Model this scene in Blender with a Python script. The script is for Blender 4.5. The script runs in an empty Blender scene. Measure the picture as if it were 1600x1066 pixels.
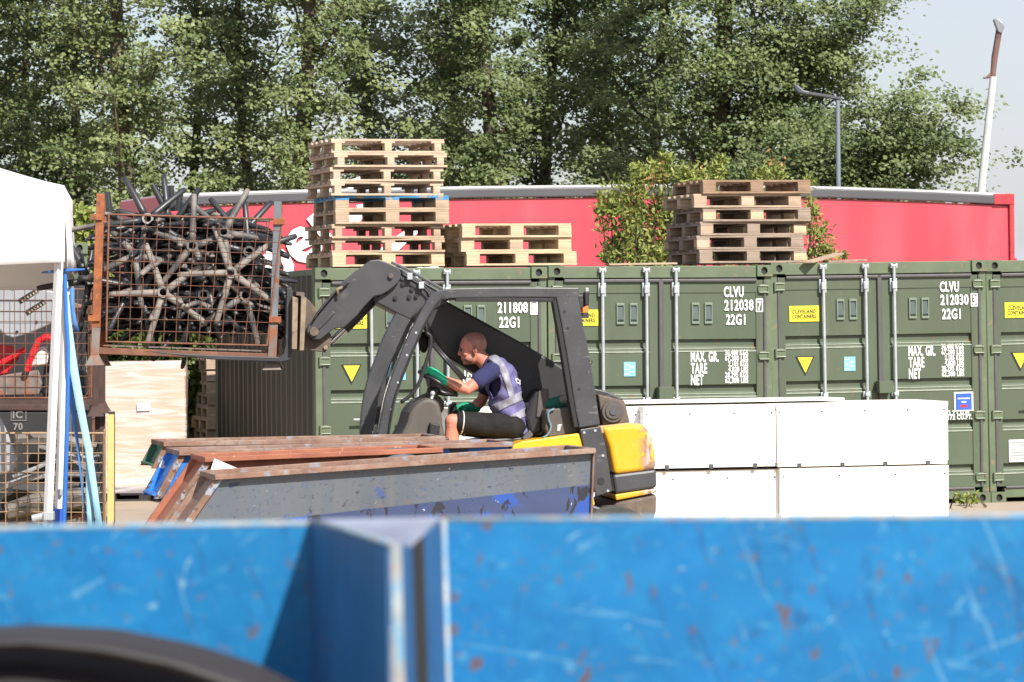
import bpy, bmesh, math, random
import numpy as np
from mathutils import Vector, Matrix
random.seed(7); rng = np.random.default_rng(7)
R = math.radians
C = bpy.context.scene.collection
scene = bpy.context.scene
# ---------------------------------------------------------------- camera, sky, sun, exposure
FPX = 5500.0; CAMH = 1.98
cam = bpy.data.cameras.new("camera"); camo = bpy.data.objects.new("camera", cam); C.objects.link(camo)
cam.sensor_width = 36.0; cam.lens = FPX/1600*36.0; cam.clip_start = 0.5; cam.clip_end = 3000
RM = (Matrix.Rotation(R(90)-math.atan(29/FPX), 4, 'X') @ Matrix.Rotation(-0.012, 4, 'Z'))
camo.matrix_world = Matrix.Translation((0, 0, CAMH)) @ RM
cam.dof.use_dof = True; cam.dof.focus_distance = 27.5; cam.dof.aperture_fstop = 12.5
scene.camera = camo
scene.view_settings.view_transform = 'Standard'; scene.view_settings.look = 'None'
scene.view_settings.gamma = 1; scene.view_settings.exposure = 0.92
SUND = Vector((-.58, 1, -1.02)).normalized()
EL = math.asin(-SUND.z); AZ = math.atan2(-SUND.x, -SUND.y)
world = bpy.data.worlds.new("World"); scene.world = world; world.use_nodes = True
nt = world.node_tree; bg = nt.nodes['Background']
sky = nt.nodes.new('ShaderNodeTexSky'); sky.sky_type = 'NISHITA'; sky.sun_disc = False
sky.sun_elevation = EL; sky.sun_rotation = AZ; sky.dust_density = 1.5; sky.air_density = 1.0
tc = nt.nodes.new('ShaderNodeTexCoord'); mp = nt.nodes.new('ShaderNodeMapping'); mp.inputs['Scale'].default_value = (2.2, 2.2, 7)
nz = nt.nodes.new('ShaderNodeTexNoise'); nz.inputs['Scale'].default_value = 2.6; nz.inputs['Detail'].default_value = 7; nz.inputs['Roughness'].default_value = .55
cr = nt.nodes.new('ShaderNodeValToRGB'); cr.color_ramp.elements[0].position = .36; cr.color_ramp.elements[1].position = .66
mx = nt.nodes.new('ShaderNodeMix'); mx.data_type = 'RGBA'
mx.inputs[7].default_value = (5.25, 5.25, 6.0, 1)
nt.links.new(tc.outputs['Generated'], mp.inputs[0]); nt.links.new(mp.outputs[0], nz.inputs[0]); nt.links.new(nz.outputs[0], cr.inputs[0])
mul = nt.nodes.new('ShaderNodeMath'); mul.operation = 'MULTIPLY_ADD'; mul.inputs[1].default_value = .75; mul.inputs[2].default_value = .1
nt.links.new(cr.outputs[0], mul.inputs[0]); nt.links.new(mul.outputs[0], mx.inputs[0]); nt.links.new(sky.outputs[0], mx.inputs[6])
nt.links.new(mx.outputs[2], bg.inputs[0]); bg.inputs[1].default_value = 0.08
sl = bpy.data.lights.new("sun", 'SUN'); sl.energy = 4.0; sl.angle = R(.55); sl.color = (1, .955, .88)
so = bpy.data.objects.new("sun", sl); C.objects.link(so); so.rotation_euler = SUND.to_track_quat('-Z', 'Y').to_euler(); so.location = (10, -10, 30)

# ---------------------------------------------------------------- helpers
CO = Vector((0, 0, CAMH)); R3 = RM.to_3x3()
def W(px, py, Y):                     # the point where a sight line meets world depth Y
    d = R3 @ Vector(((px-800)/FPX, -(py-533)/FPX, -1)); return CO + d*(Y/d.y)
def proj(p):
    q = R3.transposed() @ (Vector(p)-CO); return (800+FPX*q.x/-q.z, 533-FPX*q.y/-q.z)
class Fr:                              # an upright frame: right, depth, up
    def __init__(s, o, yaw, pitch=0):
        s.o = Vector(o); m = Matrix.Rotation(yaw, 3, 'Z') @ Matrix.Rotation(pitch, 3, 'Y')
        s.x = m @ Vector((1, 0, 0)); s.y = m @ Vector((0, 1, 0)); s.z = m @ Vector((0, 0, 1))
    def pt(s, u, v, w): return s.o + s.x*u + s.y*v + s.z*w
    def hit(s, px, py, v=0):
        d = R3 @ Vector(((px-800)/FPX, -(py-533)/FPX, -1)); t = ((s.o-CO).dot(s.y)+v)/d.dot(s.y); return CO + d*t
WF = Fr((0, 0, 0), 0)
class MB:
    def __init__(s): s.v = []; s.f = []; s.m = []
    def add(s, vs, fs, mi=0):
        b = len(s.v); s.v += [Vector(a) for a in vs]; s.f += [[b+i for i in f] for f in fs]; s.m += [mi]*len(fs); return s
    def box(s, c, d, fr=None, mi=0):   # centre, size in a frame
        fr = fr or WF; u, v, w = c; a, b, e = d[0]/2, d[1]/2, d[2]/2
        P = [fr.pt(u+i*a, v+j*b, w+k*e) for i in (-1, 1) for j in (-1, 1) for k in (-1, 1)]
        return s.add(P, [(0, 1, 3, 2), (4, 6, 7, 5), (0, 4, 5, 1), (2, 3, 7, 6), (0, 2, 6, 4), (1, 5, 7, 3)], mi)
    def rng(s, u0, u1, v0, v1, w0, w1, fr=None, mi=0): return s.box(((u0+u1)/2, (v0+v1)/2, (w0+w1)/2), (u1-u0, v1-v0, w1-w0), fr, mi)
    def prism(s, P, e, mi=0):          # polygon pushed along e
        n = len(P); e = Vector(e)
        return s.add(list(P)+[Vector(p)+e for p in P], [list(range(n)), list(range(2*n-1, n-1, -1))]+[(i, i+n, (i+1) % n+n, (i+1) % n) for i in range(n)], mi)
    def pp(s, fr, pts, v0, v1, mi=0):  # outline on plane v0 of a frame, given its own thickness
        P = [fr.hit(x, y, v0) for x, y in pts]; return s.prism(P, fr.y*(v1-v0), mi)
    def strip(s, fr, pts, w, v0, v1, mi=0):   # bar of height w following a path, thickness v0..v1
        P = [fr.hit(x, y, v0) for x, y in pts]; n = len(P); L = []; Q = []
        for i, p in enumerate(P):
            t = (P[min(i+1, n-1)]-P[max(i-1, 0)]).normalized(); nn = t.cross(fr.y).normalized(); ww = w[i] if isinstance(w, (list, tuple)) else w
            L.append(p+nn*ww/2); Q.append(p-nn*ww/2)
        return s.prism(L+Q[::-1], fr.y*(v1-v0), mi) if n == 2 else s._ribbon(L, Q, fr.y*(v1-v0), mi)
    def _ribbon(s, L, Q, e, mi):
        n = len(L); vs = []
        for a, b in zip(L, Q): vs += [a, b, b+e, a+e]
        fs = []
        for i in range(n-1):
            for k in range(4): fs.append((4*i+k, 4*i+(k+1) % 4, 4*i+4+(k+1) % 4, 4*i+4+k))
        fs += [(3, 2, 1, 0), (4*n-4, 4*n-3, 4*n-2, 4*n-1)]
        return s.add(vs, fs, mi)
    def tube(s, P, r, n=8, caps=True, mi=0, sq=None):
        P = [Vector(p) for p in P]; N = len(P); vs = []; prev = None
        for i, p in enumerate(P):
            t = (P[min(i+1, N-1)]-P[max(i-1, 0)])
            t = t.normalized() if t.length > 1e-9 else Vector((0, 0, 1))
            if prev is None:
                a = t.orthogonal().normalized()
            else:
                a = (prev-t*prev.dot(t)); a = a.normalized() if a.length > 1e-6 else t.orthogonal().normalized()
            prev = a; b = t.cross(a); rr = r[i] if isinstance(r, (list, tuple)) else r
            for k in range(n):
                th = 2*math.pi*(k+.5)/n; vs.append(p+(a*math.cos(th)+b*math.sin(th))*rr)
        fs = [(i*n+k, i*n+(k+1) % n, i*n+n+(k+1) % n, i*n+n+k) for i in range(N-1) for k in range(n)]
        if caps: fs += [list(range(n-1, -1, -1)), list(range((N-1)*n, N*n))]
        return s.add(vs, fs, mi)
    def cyl(s, a, b, r, n=16, mi=0): return s.tube([a, b], r, n, mi=mi)
    def ball(s, c, r, n=12, m=8, sc=(1, 1, 1), fr=None, mi=0):
        fr = fr or WF; vs = []; c = Vector(c)
        for j in range(1, m):
            ph = math.pi*j/m
            for i in range(n):
                th = 2*math.pi*i/n
                vs.append(c+fr.x*(r*sc[0]*math.sin(ph)*math.cos(th))+fr.y*(r*sc[1]*math.sin(ph)*math.sin(th))+fr.z*(r*sc[2]*math.cos(ph)))
        vs += [c+fr.z*r*sc[2], c-fr.z*r*sc[2]]; T = len(vs)-2; B = len(vs)-1
        fs = [((j*n+i), (j+1)*n+i, (j+1)*n+(i+1) % n, j*n+(i+1) % n) for j in range(m-2) for i in range(n)]
        fs += [(T, i, (i+1) % n) for i in range(n)]+[(B, (m-2)*n+(i+1) % n, (m-2)*n+i) for i in range(n)]
        return s.add(vs, fs, mi)
    def build(s, name, mats, parent=None, smooth=False, bevel=0, local=False, seg=2):
        me = bpy.data.meshes.new(name); off = Vector((0, 0, 0))
        if parent is not None and not local:
            q = parent
            while q is not None: off += q.location; q = q.parent
        me.from_pydata([v-off for v in s.v], [], s.f); me.update()
        if not isinstance(mats, (list, tuple)): mats = [mats]
        for m in mats: me.materials.append(m)
        if len(mats) > 1: me.polygons.foreach_set('material_index', s.m)
        bm = bmesh.new(); bm.from_mesh(me); bmesh.ops.recalc_face_normals(bm, faces=bm.faces); bm.to_mesh(me); bm.free()
        if smooth:
            me.polygons.foreach_set('use_smooth', [True]*len(me.polygons))
            if smooth != 'all': me.set_sharp_from_angle(angle=R(35))
        o = bpy.data.objects.new(name, me); C.objects.link(o)
        if parent is not None: o.parent = parent
        if bevel:
            b = o.modifiers.new('bevel', 'BEVEL'); b.width = bevel; b.segments = seg; b.limit_method = 'ANGLE'; b.angle_limit = R(35); b.harden_normals = False
        return o
def tag(o, label=None, cat=None, group=None, kind=None):
    if label: o['label'] = label
    if cat: o['category'] = cat
    if group: o['group'] = group
    if kind: o['kind'] = kind
    elif o.parent is None and cat: o['kind'] = 'thing'
    return o
def thing(name, loc, label, cat, group=None, rot=(0, 0, 0)):
    o = bpy.data.objects.new(name, None); C.objects.link(o); o.location = loc; o.rotation_euler = rot; o.empty_display_size = .2
    return tag(o, label, cat, group)
def kids(o): return [c for c in bpy.data.objects if c.parent == o]
def copy_tree(o, parent=None):
    c = o.copy(); C.objects.link(c); c.parent = parent
    for ch in kids(o): copy_tree(ch, c)
    return c
def setmat(o, m):
    for sl_ in o.material_slots: sl_.link = 'OBJECT'; sl_.material = m
# ---------------------------------------------------------------- materials
def mat(name, col, rough=.6, metal=0, var=.12, scale=4, layers=(), bump=0, bscale=30, coat=0, spec=.5, stretch=(1, 1, 1)):
    m = bpy.data.materials.new(name); m.use_nodes = True; t = m.node_tree; N = t.nodes; Lk = t.links; p = N['Principled BSDF']
    p.inputs['Roughness'].default_value = rough; p.inputs['Metallic'].default_value = metal; p.inputs['Specular IOR Level'].default_value = spec
    p.inputs['Coat Weight'].default_value = coat
    tcn = N.new('ShaderNodeTexCoord')
    def noise(sc, st=(1, 1, 1), detail=5, dist=0, off=0, rot=0):
        mpn = N.new('ShaderNodeMapping'); mpn.inputs['Scale'].default_value = st; mpn.inputs['Location'].default_value = (off, off*.7, off*.3)
        if rot:
            pre = N.new('ShaderNodeMapping'); pre.inputs['Rotation'].default_value = (0, rot, 0); Lk.new(tcn.outputs['Object'], pre.inputs[0])
        n = N.new('ShaderNodeTexNoise'); n.inputs['Scale'].default_value = sc; n.inputs['Detail'].default_value = detail; n.inputs['Distortion'].default_value = dist
        Lk.new(pre.outputs[0] if rot else tcn.outputs['Object'], mpn.inputs[0]); Lk.new(mpn.outputs[0], n.inputs[0]); return n.outputs[0]
    r = N.new('ShaderNodeValToRGB'); r.color_ramp.elements[0].position = .3; r.color_ramp.elements[1].position = .7
    r.color_ramp.elements[0].color = [c*(1-var) for c in col]+[1]; r.color_ramp.elements[1].color = [min(1, c*(1+var)) for c in col]+[1]
    Lk.new(noise(scale, stretch), r.inputs[0]); cur = r.outputs[0]; rcur = None
    for i, l in enumerate(layers):
        r2 = N.new('ShaderNodeValToRGB'); r2.color_ramp.elements[0].position = l['lo']; r2.color_ramp.elements[1].position = l['hi']
        Lk.new(noise(l['scale'], l.get('st', (1, 1, 1)), l.get('detail', 5), l.get('dist', 0), l.get('off', 3.1*(i+1)), l.get('rot', 0)), r2.inputs[0])
        fac = r2.outputs[0]
        if 'gx' in l:
            sx = N.new('ShaderNodeSeparateXYZ'); Lk.new(tcn.outputs['Object'], sx.inputs[0]); mr = N.new('ShaderNodeMapRange'); mr.inputs[1].default_value = l['gx'][0]; mr.inputs[2].default_value = l['gx'][1]; Lk.new(sx.outputs[l.get('gax', 0)], mr.inputs[0])
            m3 = N.new('ShaderNodeMath'); m3.operation = 'MULTIPLY'; Lk.new(fac, m3.inputs[0]); Lk.new(mr.outputs[0], m3.inputs[1]); fac = m3.outputs[0]
        if 'amt' in l:
            mm = N.new('ShaderNodeMath'); mm.operation = 'MULTIPLY'; mm.inputs[1].default_value = l['amt']; Lk.new(fac, mm.inputs[0]); fac = mm.outputs[0]
        x = N.new('ShaderNodeMix'); x.data_type = 'RGBA'; x.inputs[7].default_value = list(l['col'])+[1]
        Lk.new(fac, x.inputs[0]); Lk.new(cur, x.inputs[6]); cur = x.outputs[2]
        if 'rough' in l:
            y = N.new('ShaderNodeMix'); y.data_type = 'FLOAT'; y.inputs[3].default_value = l['rough']; y.inputs[2].default_value = rough
            if rcur: Lk.new(rcur, y.inputs[2])
            Lk.new(fac, y.inputs[0]); rcur = y.outputs[0]
    Lk.new(cur, p.inputs['Base Color'])
    if rcur: Lk.new(rcur, p.inputs['Roughness'])
    if bump:
        b = N.new('ShaderNodeBump'); b.inputs['Strength'].default_value = bump; b.inputs['Distance'].default_value = .01
        Lk.new(noise(bscale, stretch), b.inputs['Height']); Lk.new(b.outputs[0], p.inputs['Normal'])
    return m
RUST = (.20, .075, .03)
def rustl(scale, lo, hi, col=RUST, **k): return dict(col=col, scale=scale, lo=lo, hi=hi, rough=.9, detail=8, **k)
def L(c, scale, lo, hi, **k): return dict(col=c, scale=scale, lo=lo, hi=hi, **k)
M = {}
M['cgreen'] = mat('container_green_paint', (.068, .090, .053), .5, var=.10, scale=.8, layers=(L((.10, .13, .085), 2.2, .45, .8, amt=.45, st=(1, 1, .4)), L((.2, .22, .15), 14, .70, .78, amt=.6), L((.15, .13, .09), 3, .60, .78, amt=.35, st=(3, 1, .25)), L((.17, .21, .14), 60, .70, .74, amt=.5), rustl(7, .70, .74, st=(1.6, 1, .4), amt=.7)), bump=.12, bscale=2.2)
M['cside'] = mat('container_side_paint', (.068, .060, .042), .6, var=.1, scale=1, layers=(L((.05, .065, .035), 1.5, .5, .75, amt=.6),))
M['cedge'] = mat('container_sunlit_ridge', (.30, .22, .165), .8, var=.25, scale=7, layers=(rustl(9, .55, .7),))  # sunlight on the side ribs painted as pale stripes, with some rust
M['cframe'] = mat('container_frame_green', (.10, .13, .075), .55, var=.15, scale=3, layers=(rustl(11, .62, .72, (.28, .16, .08), amt=.6), L((.18, .22, .15), 8, .6, .8, amt=.4)))
M['gasket'] = mat('rubber_gasket', (.075, .07, .072), .55, var=.15, scale=6)
M['galv'] = mat('galvanised_steel', (.42, .45, .47), .42, .35, var=.12, scale=12)
M['blackhole'] = mat('black_plastic_and_holes', (.012, .012, .012), .6)  # black plastic; also paints the darkness inside holes, slots and recesses
M['vent'] = mat('vent_plastic', (.05, .075, .07), .45, var=.1)
M['white'] = mat('white_paint', (.80, .80, .80), .6, var=.03)
M['yellowst'] = mat('yellow_sticker', (.80, .68, .03), .5, var=.03)
M['blackst'] = mat('black_print', (.02, .02, .02), .6)
M['bluest'] = mat('pale_blue_sticker', (.20, .48, .66), .5, var=.05)
M['bluesign'] = mat('blue_sign', (.03, .10, .42), .4, var=.04)
M['paper'] = mat('paper', (.62, .60, .58), .8, var=.05, scale=20)
def wood(name, c, dark):
    return mat(name, c, .85, var=.22, scale=5, stretch=(1, 7, 7), layers=(L(dark, 3, .5, .75, amt=.6), L(tuple(x*.5 for x in dark), 26, .62, .7, amt=.5, st=(.25, 1, 1))), bump=.25, bscale=30)
M['w0'] = wood('pine_pale', (.46, .355, .26), (.33, .23, .15)); M['w1'] = wood('pine_weathered', (.38, .285, .20), (.21, .15, .10))
M['w2'] = wood('pine_yellow', (.50, .38, .245), (.42, .29, .15)); M['w3'] = wood('pine_grey', (.28, .215, .165), (.16, .12, .09)); M['w4'] = wood('pine_brown', (.26, .17, .11), (.12, .08, .05))
M['bluewood'] = mat('blue_painted_wood', (.04, .20, .40), .8, var=.2, scale=8, layers=(L((.3, .24, .17), 14, .52, .6),))
M['wblue'] = M['w1']
M['red'] = mat('red_curtain', (.46, .05, .072), .45, var=.06, scale=.5, layers=(L((.55, .13, .15), .6, .45, .75, amt=.5, st=(1, 1, .3)), L((.30, .04, .06), 5, .64, .72, amt=.5, st=(.6, 1, .5)), L((.42, .03, .05), 1.4, .5, .6, amt=.45, st=(1, 1, .15))), coat=.1)
M['alu'] = mat('aluminium_rail', (.62, .63, .65), .35, .4, var=.06)
M['rail'] = mat('grey_rail', (.07, .07, .078), .45, var=.1, scale=1)
M['dark'] = mat('dark_steel', (.03, .03, .032), .5, var=.25, scale=5, layers=(L((.12, .11, .10), 18, .64, .72, amt=.7),), spec=.5)
M['boom'] = mat('boom_charcoal', (.045, .045, .049), .48, var=.2, scale=3, layers=(L((.16, .155, .15), 7, .6, .8, amt=.35, st=(1, 1, 1)), L((.25, .24, .23), 40, .72, .76, amt=.6, st=(.3, .3, 1)), rustl(9, .72, .76)), bump=.05)
M['cab'] = mat('cab_charcoal', (.045, .046, .051), .42, var=.2, scale=4, layers=(L((.22, .22, .22), 26, .66, .69, amt=.35, st=(.25, 1.3, 1.6)), L((.16, .15, .14), 60, .66, .70, amt=.5), L((.10, .1, .1), 3, .5, .8, amt=.4)), bump=.05)
M['cwyellow'] = mat('machine_yellow', (.74, .40, .012), .42, var=.05, scale=2, layers=(L((.80, .60, .10), 3, .55, .8, amt=.3),), coat=.15)
M['cwworn'] = mat('machine_yellow_worn', (.70, .35, .012), .45, var=.06, scale=3, layers=(L((.62, .42, .12), 4, .5, .75, amt=.25), L((.27, .16, .10), 12, .44, .50, st=(1, 1, .6), dist=1.2, off=7, gx=(.93, 1.0)), L((.45, .38, .36), 22, .50, .56, st=(1, 1, .35), off=2, gx=(.97, 1.03)), L((.30, .20, .12), 40, .68, .71, off=12)), bump=.1)
M['cwtop'] = mat('dusty_yellow_top', (.46, .30, .14), .8, var=.15, scale=6)
M['brownsteel'] = mat('dirty_brown_steel', (.105, .080, .062), .75, var=.25, scale=8, layers=(L((.24, .16, .10), 16, .55, .7, amt=.6), L((.04, .035, .03), 5, .6, .7, amt=.6)), bump=.1)
M['tansteel'] = mat('tan_worn_steel', (.23, .17, .115), .7, var=.25, scale=10, layers=(L((.07, .06, .055), 11, .55, .65, amt=.7),))
M['chrome'] = mat('chrome_rod', (.6, .6, .6), .15, 1, var=.02)
M['glass'] = None
g = bpy.data.materials.new('cab_glass'); g.use_nodes = True; gp = g.node_tree.nodes['Principled BSDF']; gp.inputs['Base Color'].default_value = (.9, .93, .86, 1); gp.inputs['Roughness'].default_value = .03; gp.inputs['Transmission Weight'].default_value = 1; gp.inputs['IOR'].default_value = 1.02; M['glass'] = g
M['rustor'] = mat('orange_rust', (.28, .09, .033), .85, var=.25, scale=9, layers=(L((.16, .06, .03), 14, .5, .66), L((.40, .17, .06), 30, .6, .7, amt=.5)), bump=.2)
M['rustwire'] = mat('rusty_wire', (.17, .075, .045), .85, var=.3, scale=14)
M['rustgrey'] = mat('rusty_grey_steel', (.17, .14, .125), .75, var=.25, scale=9, layers=(rustl(8, .5, .62, (.24, .10, .055)),), bump=.1)
M['plas0'] = mat('black_nylon', (.024, .025, .028), .4, var=.2, scale=12, layers=(L((.10, .095, .09), 7, .55, .8, amt=.5),))
M['plas1'] = mat('dusty_black_nylon', (.045, .045, .048), .6, var=.2, scale=12, layers=(L((.22, .19, .165), 6, .42, .66, amt=.8),))
M['plas2'] = mat('dusty_tan_nylon', (.17, .15, .135), .7, var=.2, scale=12, layers=(L((.28, .24, .20), 6, .45, .66, amt=.7),))
M['card'] = mat('cardboard', (.60, .37, .21), .8, var=.06, scale=3)
M['skin'] = mat('skin', (.55, .215, .15), .5, var=.14, scale=16, spec=.35)
M['scalp'] = mat('shaven_head', (.29, .13, .10), .45, var=.14, scale=90)
M['navy'] = mat('navy_cotton', (.022, .024, .085), .9, var=.15, scale=20, bump=.3, bscale=25)
M['vest'] = mat('purple_vest', (.125, .115, .27), .75, var=.16, scale=9, bump=1.0, bscale=13)
M['reflect'] = mat('grey_reflective_tape', (.25, .25, .30), .5, var=.08, scale=20, bump=.3, bscale=14)
M['shorts'] = mat('black_shorts', (.018, .0165, .0165), .9, var=.3, scale=12, bump=1, bscale=11, spec=.2)
M['glove'] = mat('green_glove', (.015, .42, .21), .7, var=.12, scale=25, bump=.2)
M['glove2'] = mat('green_glove_dark', (.010, .26, .14), .7, var=.12, scale=25, bump=.2)
M['vinyl'] = mat('black_vinyl', (.022, .022, .024), .38, var=.2, scale=9)
M['consol'] = mat('brown_grey_plastic', (.085, .072, .062), .62, var=.15, scale=9)
M['orange'] = mat('orange_beacon', (.75, .17, .03), .3, var=.05)
M['tyre'] = mat('tyre_rubber', (.05, .048, .045), .85, var=.2, scale=12)
M['foam'] = mat('white_panel', (.84, .84, .83), .55, var=.02, scale=2, layers=(L((.60, .56, .50), 3, .58, .85, amt=.35, st=(1.5, 1, .5)), L((.45, .42, .38), 30, .70, .74, amt=.35)), bump=.05)
M['foamedge'] = mat('cream_panel_edge', (.74, .70, .63), .6, var=.04, scale=4)
M['tent'] = mat('white_canvas', (.82, .81, .82), .7, var=.02, scale=1, bump=.5, bscale=2.2)
M['legw'] = mat('white_metal', (.66, .66, .66), .4, var=.04)
M['bluepole'] = mat('blue_painted_tube', (.03, .14, .45), .4, var=.08)
M['ribbon'] = mat('pale_blue_ribbon', (.32, .58, .72), .6, var=.08, scale=10)
M['ribbon2'] = mat('blue_strap', (.05, .17, .42), .6, var=.08, scale=10)
M['silver'] = mat('grey_bumper_plastic', (.30, .31, .33), .35, var=.08, scale=2, coat=.2)
M['redtube'] = mat('red_tube', (.60, .02, .03), .3, var=.05)
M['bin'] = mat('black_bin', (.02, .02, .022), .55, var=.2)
M['yelpost'] = mat('yellow_post', (.62, .45, .17), .6, var=.08, scale=8, layers=(rustl(20, .66, .72),))
M['tanwire'] = mat('tan_wire', (.33, .22, .13), .7, var=.2, scale=12)
M['blkpallet'] = mat('black_plastic_pallet', (.03, .03, .028), .6)
# ---------------------------------------------------------------- ground
gm = mat('concrete_ground', (.36, .29, .225), .9, var=.14, scale=.5, layers=(L((.22, .18, .14), 1.7, .55, .75, amt=.5), L((.12, .10, .085), 9, .68, .74, amt=.5), L((.46, .40, .33), 30, .6, .75, amt=.4)), bump=.15, bscale=40)
gb = MB(); gb.add([(-400, -60, 0), (400, -60, 0), (400, 900, 0), (-400, 900, 0)], [(0, 1, 2, 3)])
tag(gb.build('ground', gm), kind='structure', label='pale tan concrete yard')
# ---------------------------------------------------------------- shipping containers
YAW = R(14.5); Z0 = 36.18
def rowY(px): return Z0/(1-(px-800)/FPX*math.tan(YAW))
CW, CL, CH = 2.40, 6.058, 2.591
def make_container(H=CH):
    root = thing('shipping_container', (0, 0, 0), '', 'container')
    m = MB(); Wd = CW; pz = .118
    for u in (0, Wd-.075): m.rng(u, u+.075, .03, .16, pz, H-pz)
    for u in (0, Wd-.12): m.rng(u, u+.12, CL-.15, CL, pz, H-pz)
    m.rng(.16, Wd-.16, .025, .12, H-.13, H-.006); m.rng(.16, Wd-.16, .02, .12, .055, .155)
    m.rng(.16, Wd-.16, CL-.12, CL, H-.11, H-.01); m.rng(.16, Wd-.16, CL-.12, CL, .02, .15)
    for s in (0, Wd-.06): m.rng(s+.004, s+.056, .17, CL-.17, H-.075, H-.012); m.rng(s+.004, s+.056, .17, CL-.17, .02, .15)
    m.build('frame', M['cframe'], root, bevel=.006, local=True)
    r = MB(); r.rng(.03, Wd-.03, .1, CL-.1, H-.04, H-.018)
    for k in range(26): v = .3+k*.21; r.rng(.1, Wd-.1, v, v+.10, H-.018, H-.008)
    r.build('roof', M['cside'], root, local=True)
    for sx in (0, 1):                                   # corrugated sides, full-height trapezoid folds
        w = MB(); n = 20; pts = []; L0 = .16; P = (CL-.32)/n; d = .036
        for k in range(n):
            a = L0+k*P; pts += [(0, a), (0, a+P*.30), (d, a+P*.44), (d, a+P*.86)]
        pts.append((0, CL-.16)); vs = []
        for (dd, v) in pts:
            u = .008+dd if sx == 0 else Wd-.008-dd
            vs += [(u, v, .15), (u, v, H-.075)]
        w.add(vs, [(2*i, 2*i+2, 2*i+3, 2*i+1) for i in range(len(pts)-1)])
        o = w.build('side_wall', M['cside'], root, local=True)
        sd = o.modifiers.new('thick', 'SOLIDIFY'); sd.thickness = .004
        e = MB()
        for k in range(n):
            a = L0+k*P
            u = .008 if sx == 0 else Wd-.008
            e.rng(u-.003 if sx == 0 else u-.001, u+.001 if sx == 0 else u+.003, a+P*.02, a+P*.29, .16, H-.08)
        e.build('sunlit_ridges', M['cedge'], root, local=True)
    e = MB(); e.rng(.06, Wd-.06, CL-.09, CL-.06, .15, H-.11); e.build('end_wall', M['cside'], root, local=True)
    for (u, top) in ((0, 1), (Wd-.165, 1), (0, 0), (Wd-.165, 0)):     # corner castings with a real hole
        for (v0, v1) in ((-.004, .172), (CL-.172, CL+.004)):
            c = MB(); z0 = H-.118 if top else 0; z1 = z0+.118
            cx, cz = u+.0825+(.006 if u == 0 else -.006), z0+.059; a, b = .036, .04
            oct_ = [(cx+a*math.cos(t), cz+b*math.sin(t)) for t in [2*math.pi*(k+.5)/12 for k in range(12)]]
            out = [(u+.0825+p*.0825, cz+q*.059) for p, q in ((1, .3), (1, 1), (.3, 1), (-.3, 1), (-1, 1), (-1, .3), (-1, -.3), (-1, -1), (-.3, -1), (.3, -1), (1, -1), (1, -.3))]
            vf = v0 if v0 < 1 else v1; sgn = 1 if v0 < 1 else -1
            n = 12; vs = [(x, vf, z) for x, z in out]+[(x, vf, z) for x, z in oct_]+[(x, vf+sgn*.03, z) for x, z in oct_]
            fs = [(i, (i+1) % n, n+(i+1) % n, n+i) for i in range(n)]+[(n+i, n+(i+1) % n, 2*n+(i+1) % n, 2*n+i) for i in range(n)]
            corners = [(u, z0), (u+.165, z0), (u+.165, z1), (u, z1)]
            c.add(vs, fs)
            vb = v1 if v0 < 1 else v0
            c.add([(x, vf, z) for x, z in corners]+[(x, vb, z) for x, z in corners], [(0, 4, 5, 1), (1, 5, 6, 2), (2, 6, 7, 3), (3, 7, 4, 0), (4, 7, 6, 5)])
            o = c.build('corner_casting', [M['cframe']], root, local=True)
            h = MB(); h.add([(x, vf+sgn*.029, z) for x, z in oct_], [list(range(n))]); h.build('casting_recess', M['blackhole'], o, local=True)
    # door leaves, pressed panels seen from outside: flat plate with horizontal pressed troughs
    rec = [(.77, .895), (1.245, 1.37), (1.70, 1.81), (2.17, 2.275)]
    if H > 2.7: rec = [(a+.15, b+.15) for a, b in rec]
    for i, (a, b) in enumerate(((.062, Wd/2-.012), (Wd/2+.012, Wd-.062))):
        d = MB(); zt = H-.155; zb = .175; vf = .045
        pa = a+(.095 if i == 0 else .10); pb = b-(.115 if i == 0 else .11)
        levels = [zt]
        prof = [(zt, 0)]
        for (r0, r1) in rec:
            A, B = H-r0, H-r1
            prof += [(A, 0), (A-.012, .040), (B+.055, .040), (B, 0)]
        prof.append((zb, 0)); vs = []
        for (z, dv) in prof: vs += [(pa, vf+dv, z), (pb, vf+dv, z)]
        d.add(vs, [(2*k, 2*k+1, 2*k+3, 2*k+2) for k in range(len(prof)-1)])
        for side, x in ((0, pa), (1, pb)):               # trough ends
            for (r0, r1) in rec:
                A, B = H-r0, H-r1; d.add([(x, vf, A), (x, vf+.04, A-.012), (x, vf+.04, B+.055), (x, vf, B)], [(0, 1, 2, 3)])
        d.rng(a, pa-.002, vf-.010, vf+.04, zb, zt); d.rng(pb+.002, b, vf-.010, vf+.04, zb, zt)
        d.rng(pa-.002, pb+.002, vf-.010, vf+.03, zt-.13, zt)
        d.rng(pa-.002, pb+.002, vf-.010, vf+.03, zb, zb+.075)
        door = d.build('door', M['cgreen'], root, local=True)
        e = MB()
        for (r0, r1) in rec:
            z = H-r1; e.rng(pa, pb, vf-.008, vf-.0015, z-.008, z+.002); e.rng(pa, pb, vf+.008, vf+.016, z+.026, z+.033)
        e.build('press_edge_highlight', M['edgelit'], door, local=True)
        g_ = MB()
        if i == 0: g_.rng(.072, .104, .018, .04, zb, zt); 
        else: g_.rng(Wd-.094, Wd-.064, .018, .04, zb, zt)
        g_.build('side_gasket', M['gasket'], door, smooth=False, bevel=.006, local=True)
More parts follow.
